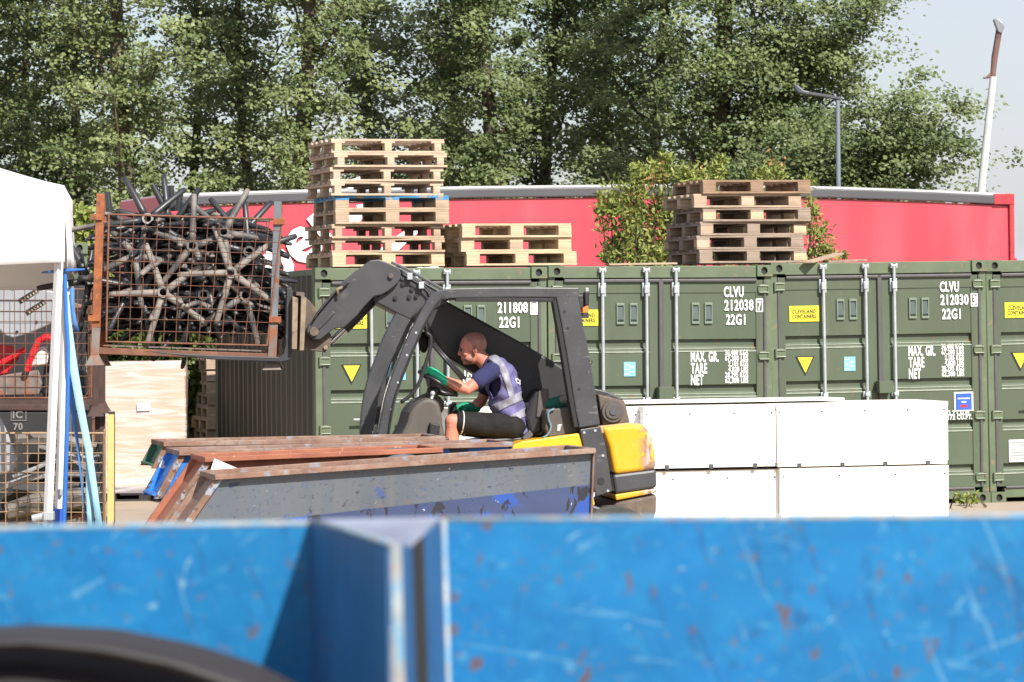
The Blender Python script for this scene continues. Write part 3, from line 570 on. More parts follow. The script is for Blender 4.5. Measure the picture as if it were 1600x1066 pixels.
# ---------------------------------------------------------------- pallets
def make_pallet(D=.8, bw=.065):
    q = D/.8
    r = thing('wooden_pallet', (0, 0, 0), '', 'pallet')
    d = MB()
    for (v, w) in ((.072, .145), (.236, .10), (.4, .145), (.564, .10), (.728, .145)): d.rng(-.6+random.uniform(-.004, .004), .6, v*q-w/2, v*q+w/2, .122, .144)
    d.build('deck', M['w0'], r, local=True, bevel=.002, seg=1)
    d = MB()
    for u in (-.5275, 0, .5275): d.rng(max(-.598, u-.0725), min(.598, u+.0725), .002, D-.002, .100, .1215)
    d.build('stringers', M['w0'], r, local=True, bevel=.002, seg=1)
    for u, w in ((-.5275, .1), (0, .1), (.5275, .1)):
        for v in (.05, D/2, D-.05):
            u_ = max(-.6+bw, min(.6-bw, u)); d = MB(); d.rng(u_-bw+.001, u_+bw-.001, v-.049, v+.049, .0225, .0995); d.build('block', M['w0'], r, local=True, bevel=.003, seg=1)
    for v in (.05, D/2, D-.05):
        d = MB(); d.rng(-.6, .6, v-.05, v+.05, 0, .022); d.build('runner', M['w0'], r, local=True, bevel=.002, seg=1)
    return r
pal = make_pallet(1.0, .072); pal2 = make_pallet(1.0, .038); pused = [False, False]
def put_pallet(loc, yaw, mt, label, group, bl=None, flip=False, tilt=0, nar=0):
    src = (pal, pal2)[nar]; o = src if not pused[nar] else copy_tree(src); pused[nar] = True
    o.location = loc; o.rotation_euler = (tilt if not flip else math.pi+tilt, 0, yaw)
    if flip: o.location = Vector(loc)+Vector((-.8*-math.sin(yaw), -.8*-math.cos(yaw)*-1, 0))*1+Vector((0, 0, .144))
    tag(o, label, 'pallet', group)
    for ch in kids(o):
        mm = mt
        if bl and (ch.name.startswith('deck') or ch.name.startswith('stringers')): mm = bl
        if bl is None and ch.name.startswith('block') and random.random() < .35: mm = random.choice([M['w0'], M['w1'], M['w2'], mt])
        setmat(ch, mm)
    return o
ORD = ['bottom', 'second from the bottom', 'third from the bottom', 'fourth from the bottom', 'fifth from the bottom', 'sixth from the bottom', 'third from the top', 'second from the top', 'topmost']
def stack(xr, ybot, n, mats, where, group, htot=None, depth=.12, yaw=R(19.5), blue=None, jit=.02, nars=()):
    cx = sum(xr)/2; Y = rowY(cx)+depth; base = W(cx, ybot, Y); p = htot or .144
    for k in range(n):
        col = {'w0': 'pale', 'w1': 'weathered', 'w2': 'yellowish', 'w3': 'grey', 'w4': 'brown'}[mats[k]]
        o = ORD[k] if n == 9 else (['bottom', 'middle', 'top'][k] if n == 3 else ['bottom', 'second from the bottom', 'third from the bottom', 'third from the top', 'second from the top', 'topmost'][k])
        lab = ('blue edged' if k == blue else col)+' pallet, '+o+' in the '+where
        lab = lab[:110]
        put_pallet((base.x+random.uniform(-jit, jit)*1.6, base.y+random.uniform(-jit, jit), base.z+k*p), yaw+random.uniform(-.035, .035), M[mats[k]], lab, group, bl=M['bluewood'] if k == blue else None, nar=1 if k in nars else 0)
stack((527, 695), 416.5, 9, ['w2', 'w1', 'w1', 'w1', 'w1', 'w0', 'w0', 'w0', 'w0'], 'tall stack on the containers', 'pallets of the tall stack', .1450, blue=4, jit=.022, yaw=R(17.5), nars=(1, 2, 5, 6, 7, 8))
stack((727, 893), 415, 3, ['w2', 'w2', 'w2'], 'short stack on the containers', 'pallets of the short stack', .1450, jit=.025)
stack((1094, 1262), 411, 6, ['w3', 'w3', 'w3', 'w3', 'w1', 'w4'], 'stack before the bush on the containers', 'pallets of the right hand stack', .1455, jit=.035, yaw=R(16.5))
# stack on the ground beside the container wall
bs = W(402, 700, 42.9)
for k in range(11):
    put_pallet((bs.x+random.uniform(-.02, .02), bs.y, k*.1455), YAW+random.uniform(-.05, .05), M[['w0', 'w1', 'w2'][k % 3]], 'pallet in the stack half hidden behind the ribbed container side', 'pallets stacked behind the containers')
# loose boards lying on the container roofs
def board(p0, p1, wd, th, m, label):
    t = (p1-p0); ln = t.length; t.normalize(); s = Vector((-t.y, t.x, 0)).normalized(); up = t.cross(s)*-1
    if up.z < 0: up = -up
    b = MB(); b.add([p0+s*a*wd/2+up*c*th/2 for a, c in ((-1, -1), (1, -1), (1, 1), (-1, 1))]+[p1+s*a*wd/2+up*c*th/2 for a, c in ((-1, -1), (1, -1), (1, 1), (-1, 1))], [(0, 1, 2, 3), (4, 7, 6, 5), (0, 4, 5, 1), (1, 5, 6, 2), (2, 6, 7, 3), (3, 7, 4, 0)])
    tag(b.build('loose_board', m, None, bevel=.002), label, 'board')
board(W(1262, 410, 36.9), W(1311, 396.5, 37.8), .11, .02, M['w1'], 'loose pale board tilted on the container roof right of the right hand pallet stack')
board(W(950, 413.5, 36.5), W(1056, 411.8, 36.7), .10, .02, M['w1'], 'loose board flat on the container roof left of the right hand pallet stack')
board(W(1290, 409.5, 37.3), W(1350, 406.5, 37.6), .10, .02, M['w3'], 'grey board flat on the container roof furthest right under the trailer')
# ---------------------------------------------------------------- white panel crates
def crate(x0, x1, yt0, yt1, yb, Y0, label, div, lid=0):
    a = W(x0, yt0, Y0); F = Fr((a.x, a.y, 0), R(12)); tl = F.hit(x0, yt0); tr = F.hit(x1, yt1); wd = (tr-tl).length
    zt = (tl.z+tr.z)/2; zb = F.hit((x0+x1)/2, yb).z if yb else 0.02
    ro = thing('panel_crate', (a.x, a.y, zb), label, 'crate', 'white panel crates'); zb0 = zb
    tilt = (tr.z-tl.z)/wd
    b = MB(); n = div
    for k in range(n):
        b.rng(wd*k/n+.002, wd*(k+1)/n-.002, 0, .02, zb+.045, zt-.046, F)
    fp = b.build('front_panel', M['foam'], ro, bevel=.002)
    b = MB(); b.rng(.004, .03, .021, 1.0, zb+.02, zt-.032, F); b.rng(wd-.03, wd-.004, .021, 1.0, zb+.02, zt-.032, F); b.rng(.03, wd-.03, .98, 1.0, zb+.02, zt-.032, F); b.rng(0.03, wd-.03, .03, .98, zb+.02, zb+.044, F)
    b.build('body', M['foam'], ro, bevel=.003)
    b = MB(); b.rng(-.004, wd+.002, -.004, 1.01, zt-.045, zt, F); b.build('lid', M['foamedge'], ro, bevel=.004)
    b = MB()
    b.rng(.01, wd-.01, .006, .05, zb+.014, zb+.044, F); b.build('base_rail', M['foamedge'], ro)
    for k in range(n+1):
        x = min(max(wd*k/n+ (wd/n*.05), .03), wd-.04)
        c = MB(); p = F.pt(x, -.006, zt-.075); c.cyl(p, p+F.y*.008, .009, 10); c.build('screw', M['rail'], ro)
    for k in range(n):
        x = wd*(k+.52)/n; c = MB(); c.rng(x-.018, x+.018, -.008, .02, zb+.002, zb+.045, F); c.build('foot_clip', M['rail'], ro, bevel=.002)
    c = MB(); c.rng(.002, .05, -.006, .0, zb+.05, zt-.03, F); c.build('edge_strip', M['foamedge'], ro)
    s_ = MB()
    for k in range(n):
        q = zb+(zt-zb)*(.62+.09*((k*7) % 3-1)); s_.rng(wd*k/n+.01, wd*(k+1)/n-.01, -.0012, -.0002, q, q+.0025, F)
    s_.build('panel_seam', M['foamedge'], ro)
    return F
Yc = 33.0
crate(1213, 1481, 632, 626.5, 729.5, Yc, 'white panel crate on the top row, the right one, screws along its lid', 4)
crate(1005, 1212, 635.5, 632, 733, Yc-.25, 'white panel crate on the top row right behind the yellow counterweight', 3)
crate(716, 999, 640, 635.5, 737, Yc-.45, 'white panel crate on the top row hidden behind the forklift cab', 4)
crate(1219, 1482, 732.5, 727, None, Yc, 'white panel crate standing on the ground at the right end of the row', 3)
crate(962, 1216, 738, 733, None, Yc-.25, 'white panel crate standing on the ground just right of the counterweight', 3)
crate(700, 956, 743, 739, None, Yc-.6, 'white panel crate on the ground hidden behind the forklift', 3)
# a loose sheet lying on the left top crate
b = MB(); a = Fr(W(984, 627, Yc-.2), R(12)); b.rng(0, 2.15, .2, .9, -.03, -.008, a); tag(b.build('foam_sheet', M['foam'], None, bevel=.002), 'thin white panel lying loose on top of the white crates', 'panel')
# ---------------------------------------------------------------- shrink wrapped carton on a black pallet
F = Fr((W(160, 600, 40).x, 40, 0), R(4))
ct = thing('wrapped_carton', F.o, 'large shrink wrapped cardboard carton on a black pallet, white label on its front', 'carton')
zb = F.hit(200, 762).z; zt = F.hit(200, 567).z; wd = F.hit(289, 600).x-F.o.x
b = MB(); b.rng(.0, wd, 0, 1.0, zb, zt, F); b.build('carton', M['card'], ct, bevel=.02)
wm = bpy.data.materials.new('shrink_wrap'); wm.use_nodes = True; t = wm.node_tree; N = t.nodes; p = N['Principled BSDF']; p.inputs['Base Color'].default_value = (.92, .84, .86, 1); p.inputs['Roughness'].default_value = .22; p.inputs['Coat Weight'].default_value = .6
tr_ = N.new('ShaderNodeBsdfTransparent'); ms = N.new('ShaderNodeMixShader'); tcw = N.new('ShaderNodeTexCoord'); mw = N.new('ShaderNodeMapping'); mw.inputs['Scale'].default_value = (.9, 1, 7); mw.inputs['Rotation'].default_value = (0, .18, 0); nw = N.new('ShaderNodeTexNoise'); nw.inputs['Scale'].default_value = 1.8; nw.inputs['Detail'].default_value = 8; nw.inputs['Distortion'].default_value = 1.2
rw = N.new('ShaderNodeValToRGB'); rw.color_ramp.elements[0].position = .40; rw.color_ramp.elements[1].position = .68; rw.color_ramp.elements[0].color = (.25, .25, .25, 1); rw.color_ramp.elements[1].color = (.68, .68, .68, 1)
t.links.new(tcw.outputs['Object'], mw.inputs[0]); t.links.new(mw.outputs[0], nw.inputs[0]); t.links.new(nw.outputs[0], rw.inputs[0]); t.links.new(rw.outputs[0], ms.inputs[0]); t.links.new(tr_.outputs[0], ms.inputs[1]); t.links.new(p.outputs[0], ms.inputs[2]); t.links.new(ms.outputs[0], N['Material Output'].inputs[0])
bw = N.new('ShaderNodeBump'); bw.inputs['Strength'].default_value = .18; bw.inputs['Distance'].default_value = .03; t.links.new(nw.outputs[0], bw.inputs['Height']); t.links.new(bw.outputs[0], p.inputs['Normal'])
b = MB(); nx, nzz = 22, 26; ring = []
vs = []
for j in range(nzz+1):
    z = zb-.06+(zt-zb+.07)*j/nzz
    for i in range(4*nx):
        s = i//nx; q = (i % nx)/nx; e = .012+.004*math.sin(i*.7+j*.4)+.002*math.sin(j*1.3+i*.4)+(.035*(1-j/4) if j < 4 else 0)
        u, v = [(q*wd, -e), (wd+e, q*1.0), (wd-q*wd, 1+e), (-e, 1-q*1.0)][s]; vs.append(F.pt(u, v, z))
n4 = 4*nx; b.add(vs, [(j*n4+i, j*n4+(i+1) % n4, (j+1)*n4+(i+1) % n4, (j+1)*n4+i) for j in range(nzz) for i in range(n4)])
b.build('shrink_wrap', wm, ct, smooth='all')
b = MB(); p0 = F.hit(214, 630, -.035); b.rng(p0.x-F.o.x, p0.x-F.o.x+.15, -.032, -.029, p0.z-.09, p0.z, F); b.build('address_label', M['white'], ct)
pb = MB()
for u in (0, wd/2-.07, wd-.14): pb.rng(u, u+.14, 0, 1, .02, zb-.05, F)
pb.rng(-.02, wd+.02, 0, 1, zb-.05, zb-.012, F); pb.rng(-.02, wd+.02, 0, .1, 0, .02, F); pb.rng(-.02, wd+.02, .9, 1, 0, .02, F)
tag(pb.build('plastic_pallet', M['blkpallet'], None, bevel=.004), 'black pallet under the shrink wrapped carton', 'pallet')
# ---------------------------------------------------------------- tipping skips in the middle
SK = Fr(W(335, 746, 22.6), R(13))
sp_blue = (.035, .10, .36)
M['sk_grey'] = None
def skipmat():
    m = mat('skip_grey_paint', (.088, .106, .128), .38, var=.14, scale=1.2, stretch=(1, 1, 1), layers=(L((.125, .12, .12), 3.5, .45, .75, amt=.6, st=(3, 1, .25)), L((.04, .07, .2), 9, .62, .66, amt=.8, st=(1, 1, 1.3)), L((.05, .055, .06), 40, .58, .68, amt=.5), L((.22, .22, .22), 55, .69, .71, amt=.6, st=(.3, 1, 1), rot=.5), L((.03, .035, .075), 7, .675, .69, dist=1.2, st=(1, 1, 1.6)), L((.04, .04, .05), 22, .69, .71, dist=1), rustl(12, .70, .73, st=(2, 1, .35)), L((.6, .6, .58), 8, .735, .745)), bump=.12, bscale=8)
    return m
M['sk_grey'] = skipmat()
M['sk_blue'] = mat('skip_blue_paint', (.038, .055, .125), .35, var=.15, scale=2, layers=(L((.02, .07, .30), 3.0, .56, .60, dist=.6), L((.02, .02, .03), 9, .60, .625, dist=2, st=(1, 1, .5)), L((.55, .6, .65), 11, .70, .715, dist=2)), bump=.35, bscale=9)
M['sk_blue2'] = mat('skip_bright_blue', (.02, .18, .62), .4, var=.12, scale=3, layers=(L((.05, .04, .05), 5, .57, .60, dist=1), L((.5, .55, .6), 12, .66, .68)), bump=.2)
M['sk_rust'] = mat('skip_rust', (.215, .12, .085), .8, var=.2, scale=9, layers=(L((.33, .27, .22), 4, .45, .7, amt=.6), L((.15, .075, .05), 34, .52, .7, amt=.6), L((.24, .28, .34), 9, .60, .68, amt=.7)), bump=.3, bscale=20)
M['sk_rustblue'] = mat('skip_rust_blue_chips', (.18, .10, .065), .75, var=.3, scale=8, layers=(L((.24, .27, .31), 16, .54, .60), L((.04, .12, .34), 22, .64, .67), L((.09, .045, .03), 30, .58, .66)), bump=.3, bscale=20)
M['sk_orange'] = mat('skip_orange_rust', (.31, .11, .06), .7, var=.2, scale=6, layers=(L((.20, .06, .035), 5, .5, .7, amt=.7), L((.5, .25, .13), 24, .64, .7)), bump=.2)
M['sk_green'] = mat('skip_green_paint', (.03, .13, .085), .5, var=.15, scale=4, layers=(rustl(8, .62, .66), L((.4, .35, .25), 9, .7, .73)))
def skip(name, tl, tr, bl, br, v0, depth, mside, mrim, mint, label, lower=None, mend=None, rh=.035, short=False):
    """open topped steel trough: side plates, slanted end plates, floor and a folded rim"""
    A = SK.hit(*tl, v0); B = SK.hit(*tr, v0); D = SK.hit(*bl, v0); E = SK.hit(*br, v0)
    def ext(p, q): t = (p.z-.25)/(p.z-q.z); return p+(q-p)*t
    if not short: D = ext(A, D); E = ext(B, E)
    e = SK.y*depth; th = SK.y*.012
    ro = thing(name, Vector((A.x, A.y, 0)), label, 'skip')
    s = MB(); s.prism([A, B, E, D], th); near = s.build('side_plate', mside, ro)
    if lower:                                            # lower band in a second paint
        q = [SK.hit(x, y, v0-.004) for x, y in lower]; q += [ext(B, SK.hit(*br, v0-.004)), ext(A, SK.hit(*bl, v0-.004))]; l = MB(); l.prism(q, SK.y*.003); l.build('painted_band', M['sk_blue'], near)
    s = MB(); s.prism([A+e-th, B+e-th, E+e-th, D+e-th], th); s.build('side_plate', mint, ro)
    # end plates set in from the rim
    ins = (B-A).normalized()*.05
    for P, Q, k, nm in ((A, D, 1, 'end_plate'), (B, E, -1, 'end_plate')):
        s = MB(); s.prism([P+ins*k+th, Q+ins*k+th, Q+ins*k+e-th, P+ins*k+e-th], (B-A).normalized()*.01*k); s.build(nm, mend or mint, ro)
    s = MB(); s.prism([D+th+Vector((0, 0, .02)), E+th+Vector((0, 0, .02)), E+e-th+Vector((0, 0, .02)), D+e-th+Vector((0, 0, .02))], (0, 0, .01)); s.build('floor', mint, ro)
    d = (B-A).normalized(); up = d.cross(SK.y)*-1
    if up.z < 0: up = -up
    s = MB()
    def bar(p, q, wv, h0, h1):                            # bar along p-q, thickness in depth wv, from h0 to h1 along up
        s.add([p+SK.y*wv[0]+up*h0, p+SK.y*wv[1]+up*h0, p+SK.y*wv[1]+up*h1, p+SK.y*wv[0]+up*h1, q+SK.y*wv[0]+up*h0, q+SK.y*wv[1]+up*h0, q+SK.y*wv[1]+up*h1, q+SK.y*wv[0]+up*h1], [(0, 1, 2, 3), (4, 7, 6, 5), (0, 4, 5, 1), (1, 5, 6, 2), (2, 6, 7, 3), (3, 7, 4, 0)])
    bar(A, B, (-.06, .012), 0, rh); bar(A+e, B+e, (-.012, .035), 0, rh)
    bar(A+SK.y*.03, A+e-SK.y*.03, (0, 0), 0, 0) if False else None
    for P, k in ((A, 1), (B, -1)):
        s.prism([P+SK.y*.013+up*0, P+e-SK.y*.013, P+e-SK.y*.013+up*rh, P+SK.y*.013+up*rh], d*.045*k)
    s.build('rim', mrim, ro, bevel=.005)
    if short:
        for f_ in (.3, .9):
            p_ = D.lerp(E, f_); s = MB(); s.prism([Vector((p_.x, p_.y, 0)), p_, p_+d*.08, Vector((p_.x, p_.y, 0))+d*.08], e); s.build('support', M['dark'], ro)
    else:
        for f_ in (.15, .8):
            p_ = D.lerp(E, f_); s = MB(); s.prism([Vector((p_.x, p_.y, 0)), Vector((p_.x, p_.y, .249)), Vector((p_.x, p_.y, .249))+d*.08, Vector((p_.x, p_.y, 0))+d*.08], e); s.build('support', M['dark'], ro)
    for P, Q, k in ((A, D, 1), (B, E, -1)):
        for (a, b_) in ((-.03, .0), (depth, depth+.03)):
            dd = d*(.055 if k > 0 else .014)*k; s = MB(); s.add([P+SK.y*a, P+SK.y*b_, P+SK.y*b_+dd, P+SK.y*a+dd, Q+SK.y*a, Q+SK.y*b_, Q+SK.y*b_+dd, Q+SK.y*a+dd], [(0, 1, 2, 3), (4, 7, 6, 5), (0, 4, 5, 1), (1, 5, 6, 2), (2, 6, 7, 3), (3, 7, 4, 0)])
            s.build('corner_flange', M['sk_rustblue'], ro, bevel=.004)
    return ro
skip('tipping_skip', (334, 750), (928, 708), (290, 812), (924, 812), 0, .62, M['sk_grey'], M['sk_rust'], M['sk_rust'], 'long grey tipping skip with a chipped blue lower half, nearest of the four skips', lower=[(430, 812), (925, 757)], mend=M['sk_rust'])
skip('tipping_skip', (318, 722), (690, 707), (270, 790), (690, 790), .80, .60, M['sk_orange'], M['sk_orange'], M['sk_orange'], 'orange rusty tipping skip holding a white sheet, second nearest', mend=M['sk_orange'])
skip('tipping_skip', (278, 712), (800, 698), (240, 780), (800, 770), 1.55, .62, M['sk_blue2'], M['sk_rust'], M['sk_blue2'], 'rusty rimmed tipping skip with bright blue inside, third from the front', mend=M['sk_blue2'], short=True)
skip('tipping_skip', (254, 698), (694, 689), (236, 732), (700, 745), 2.35, .62, M['sk_green'], M['sk_rust'], M['sk_green'], 'green tipping skip with a brown rim, farthest back of the four', mend=M['sk_green'], short=True)
b = MB(); P = [SK.hit(x, y, .70) for x, y in ((326, 744), (335, 716.5), (388, 739), (384, 752), (330, 752))]; b.prism(P, (0, .006, -.004)); tag(b.build('white_sheet', M['white']), 'white sheet corner sticking up out of the orange skip', 'sheet')
b = MB(); c_ = SK.hit(622, 716, .9); b.ball(c_, .1, 16, 10, (1.8, 1.8, .72), SK); tag(b.build('grey_sack', mat('grey_cloth', (.10, .11, .13), .8), None, smooth='all'), 'grey bundle lying in the orange skip below the steering wheel', 'bundle')
# ---------------------------------------------------------------- blue skip filling the foreground
YB = 3.5
FB = Fr((0, YB, 0), R(-.25))
M['bigblue'] = mat('scratched_blue_paint', (.005, .125, .315), .5, var=.14, spec=.3, scale=9, layers=(
    L((.010, .17, .38), 9, .42, .68, amt=.6, st=(1, 1, 1.5)), L((.018, .20, .40), 30, .50, .75, amt=.5, dist=.6, st=(1, 1, 1.4)), L((.10, .30, .42), 55, .62, .74, amt=.5, dist=.5), L((.20, .38, .46), 62, .675, .70, amt=.28, dist=1.2, st=(1, 1, .10), rot=.35), L((.20, .38, .46), 70, .68, .70, amt=.28, dist=1.2, st=(.10, 1, 1), off=21, rot=.5), L((.16, .34, .44), 80, .68, .70, amt=.28, dist=.8, st=(.08, 1, 1), off=51, rot=-.2), L((.24, .40, .46), 34, .70, .71, amt=.5, dist=3, st=(.7, 1, .4), off=33, rot=-.7), L((.010, .065, .18), 16, .60, .68, amt=.5, dist=2.5, st=(1.6, 1, .6), rot=.4),
    rustl(50, .655, .70, (.11, .06, .042), st=(1, 1, .6), amt=.85), rustl(30, .70, .74, (.10, .05, .04), dist=2, st=(1.5, 1, .5), amt=.8), rustl(95, .64, .68, (.12, .085, .08), amt=.5)), bump=.1, bscale=30)
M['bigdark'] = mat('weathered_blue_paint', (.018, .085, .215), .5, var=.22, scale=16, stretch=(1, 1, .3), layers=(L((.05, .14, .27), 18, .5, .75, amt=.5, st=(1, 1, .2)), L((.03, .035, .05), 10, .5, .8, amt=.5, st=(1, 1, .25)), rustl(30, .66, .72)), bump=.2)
M['worned'] = mat('worn_paint_edge', (.27, .30, .31), .6, var=.25, scale=30, layers=(L((.10, .28, .45), 45, .45, .6, amt=.8), rustl(60, .62, .70, (.36, .20, .12), amt=.8)))
bsk = thing('blue_skip', (0, YB, 0), 'big scratched bright blue steel skip wall across the whole foreground', 'skip')
zl = lambda px, py, v=0: FB.hit(px, py, v)
def plate(pts, nm, m, v=0, t=.004, bev=0):
    b = MB(); P = [zl(x, y, v) for x, y in pts]; Q = [Vector((p.x, p.y, .12)) for p in P[::-1]]; b.prism(P+Q, (0, t, 0)); return b.build(nm, m, bsk, bevel=bev)
plate([(-2400, 866), (-160, 828), (250, 821.5), (488, 817)], 'left_panel', M['bigblue'])
plate([(684, 812), (1100, 810), (1760, 806), (4200, 792)], 'right_panel', M['bigblue'])
b = MB()
for pts in (((-2400, 865), (-160, 827), (250, 820.5), (488, 816)), ((684, 811), (1100, 808.5), (1760, 804.5), (4200, 791))):
    P = [zl(x, y) for x, y in pts]; b.tube([p+Vector((0, .002, -.001)) for p in P], .0034, 8)
b.build('top_edge', M['worned'], bsk, smooth='all')
# folded rib: slanted left face, worn front edge, recessed slot, right return
Lb = zl(488, 817, 0); Ft = zl(609, 853, -.384); Ft2 = zl(627, 853, -.384); Bk = zl(640, 857, -.10); R1 = zl(662, 836, -.10); Rb = zl(688, 812, 0)
def down(p, dx=0): return Vector((p.x+dx, p.y, .12))
def rib(a, b_, nm, m, dxa=0, dxb=0):
    q = MB(); nrm = (b_-a).cross(Vector((0, 0, 1))).normalized()*.003; q.prism([a, b_, down(b_, dxb), down(a, dxa)], nrm); return q.build(nm, m, bsk)
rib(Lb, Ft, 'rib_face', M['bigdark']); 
q = MB(); q.prism([Ft, Ft2, down(Ft2, .02), down(Ft, .015)], (0, .005, 0)); q.build('rib_edge', M['worned'], bsk, bevel=.0015)
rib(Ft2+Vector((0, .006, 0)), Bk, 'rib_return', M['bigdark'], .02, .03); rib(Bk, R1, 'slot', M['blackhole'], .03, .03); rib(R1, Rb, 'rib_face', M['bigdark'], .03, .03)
q = MB(); q.add([Lb, Ft, Ft2, Bk, R1, Rb], [(0, 1, 2, 3, 4, 5)]); o = q.build('rib_cap', mat('chalky_lilac_paint', (.22, .245, .32), .7, var=.15, scale=16), bsk); sd = o.modifiers.new('t', 'SOLIDIFY'); sd.thickness = .003
q = MB(); q.tube([Lb+Vector((0, -.002, .002)), Ft+Vector((0, -.002, .002))], .0028, 8); q.tube([Rb+Vector((.002, -.004, .0)), down(Rb, .03)+Vector((0, -.004, 0))], .0045, 8); q.build('worn_edges', M['worned'], bsk, smooth='all')
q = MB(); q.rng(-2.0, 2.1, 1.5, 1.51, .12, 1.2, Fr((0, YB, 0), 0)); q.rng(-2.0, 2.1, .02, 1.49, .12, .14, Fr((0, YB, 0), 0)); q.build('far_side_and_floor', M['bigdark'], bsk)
q = MB(); q.rng(-1.6, -1.45, .03, 1.4, 0, .118, Fr((0, YB, 0), 0)); q.rng(1.55, 1.7, .03, 1.4, 0, .118, Fr((0, YB, 0), 0)); q.build('skids', M['bigdark'], bsk)
# black padded cover in the near left corner
bc = MB(); F7 = Fr((0, 3.15, 0), 0); prof = [(-120, 990), (-40, 980), (60, 976), (180, 982), (300, 1005), (400, 1036), (480, 1078), (540, 1140)]
prof2 = [(-120, 1030), (-40, 1018), (60, 1016), (160, 1030), (260, 1052), (360, 1090), (430, 1130), (480, 1180)]
def sm(P, n=40):
    xs = np.array(P, float); t = np.linspace(0, len(P)-1, n); i = np.arange(len(P)); 
    return [(float(np.interp(a, i, xs[:, 0])), float(np.interp(a, i, xs[:, 1]))) for a in t]
A_ = sm(prof); B_ = sm(prof2); vs = []; K = 14
for (ax_, ay_), (bx_, by_) in zip(A_, B_):
    for k in range(K):
        th = math.pi*(k/(K-1)); v = -.06*math.sin(th); q = k/(K-1)
        p = F7.hit(ax_+(bx_-ax_)*q, ay_+(by_-ay_)*q*1.0, 0); vs.append(Vector((p.x, p.y+v, p.z)))
bc.add(vs, [(i*K+k, i*K+K+k, i*K+K+k+1, i*K+k+1) for i in range(len(A_)-1) for k in range(K-1)])
C3 = [(x-10, y+18) for x, y in prof2]; C4 = sm([(x-40, y+160) for x, y in prof2]); B3 = sm(C3); vs = []
for (ax_, ay_), (bx_, by_) in zip(B3, C4):
    for k in range(K):
        q = k/(K-1); th = math.pi*min(1, q*1.2)*.6; p = F7.hit(ax_+(bx_-ax_)*q, ay_+(by_-ay_)*q, 0); vs.append(Vector((p.x, p.y-.01-.05*math.sin(th), p.z)))
bc.add(vs, [(i*K+k, i*K+K+k, i*K+K+k+1, i*K+k+1) for i in range(len(B3)-1) for k in range(K-1)])
w_ = [F7.hit(x, y+6, .02) for x, y in A_]; bc.prism(w_+[Vector((p.x, p.y, .0)) for p in w_[::-1]], (0, .02, 0))
tag(bc.build('black_cover', mat('black_rubber_cover', (.022, .020, .022), .6, var=.2, scale=6), None, smooth='all'), 'black rounded rubbery cover in front of the blue skip, lower left corner', 'cover')
# ---------------------------------------------------------------- chair bases
def make_base():
    r = thing('chair_base', (0, 0, 0), '', 'chair base')
    b = MB(); n = 16
    for (z0, z1, ro_, ri) in ((-.035, .045, .042, .026),):
        vs = []
        for k in range(n):
            t = 2*math.pi*k/n; c, s = math.cos(t), math.sin(t); vs += [(ro_*c, ro_*s, z0), (ro_*c, ro_*s, z1), (ri*c, ri*s, z1), (ri*c, ri*s, z0)]
        b.add(vs, [(4*k+j, 4*k+(j+1) % 4, 4*((k+1) % n)+(j+1) % 4, 4*((k+1) % n)+j) for k in range(n) for j in range(4)])
    b.build('hub', M['plas1'], r, smooth=True, local=True)
    lg = None
    for k in range(5):
        if lg is None:
            m = MB(); vs = []; N_ = 6; sec = [(-.9, -1), (-1, .2), (-.55, 1), (.55, 1), (1, .2), (.9, -1)]
            for i, (x, w, h, z) in enumerate(((.03, .027, .024, .008), (.09, .025, .021, .014), (.18, .023, .018, .010), (.28, .021, .015, -.006), (.355, .021, .014, -.024), (.385, .016, .009, -.034))):
                for (a, c) in sec: vs.append((x, a*w, z+c*h))
            m.add(vs, [(i*N_+j, i*N_+(j+1) % N_, (i+1)*N_+(j+1) % N_, (i+1)*N_+j) for i in range(5) for j in range(N_)]+[tuple(range(30, 36)), tuple(range(5, -1, -1))])
            lg = m.build('leg', M['plas1'], r, smooth='all', local=True)
        else:
            l2 = lg.copy(); C.objects.link(l2); l2.parent = r; l2.rotation_euler = (0, 0, 2*math.pi*k/5)
    return r
cb = make_base(); cbu = [False]
def put_base(p, rot, m, sc=1.0, label=None):
    o = cb if not cbu[0] else copy_tree(cb); cbu[0] = True; o.location = p; o.rotation_euler = rot; o.scale = (sc,)*3
    tag(o, label or 'dark plastic star shaped chair base in the heap in the lifted cage', 'chair base', 'chair bases heaped in the lifted cage')
    for c in kids(o): setmat(c, m)
    return o
# ---------------------------------------------------------------- wire cages
def mesh_panel(F, P00, P10, P01, P11, nu, nw, r, m, parent, rim=.008, nm='mesh_panel'):
    """P00 bottom-left, P10 bottom-right, P01 top-left, P11 top-right"""
    b = MB()
    for i in range(1, nu):
        t = i/nu; a = P00.lerp(P10, t); c = P01.lerp(P11, t); j = Vector((random.uniform(-.004, .004), 0, 0)); b.tube([a+j, a.lerp(c, .5)+Vector((random.uniform(-.006, .006), random.uniform(-.006, .006), 0)), c+j], r, 4)
    for i in range(1, nw):
        t = i/nw; a = P00.lerp(P01, t); c = P10.lerp(P11, t); b.tube([a, a.lerp(c, .5)+Vector((0, -.006, random.uniform(-.006, .006))), c], r, 4)
    o = b.build(nm, m, parent); f = MB()
    for a, c in ((P00, P10), (P10, P11), (P11, P01), (P01, P00)): f.tube([a, c], rim, 6)
    f.build('panel_frame', m, o); return o
CF = Fr(W(152, 545, 26.4), R(2.5))
cage = thing('wire_cage', CF.hit(290, 560), 'rusty wire cage full of chair bases lifted on the forks', 'cage')
D_ = 1.05
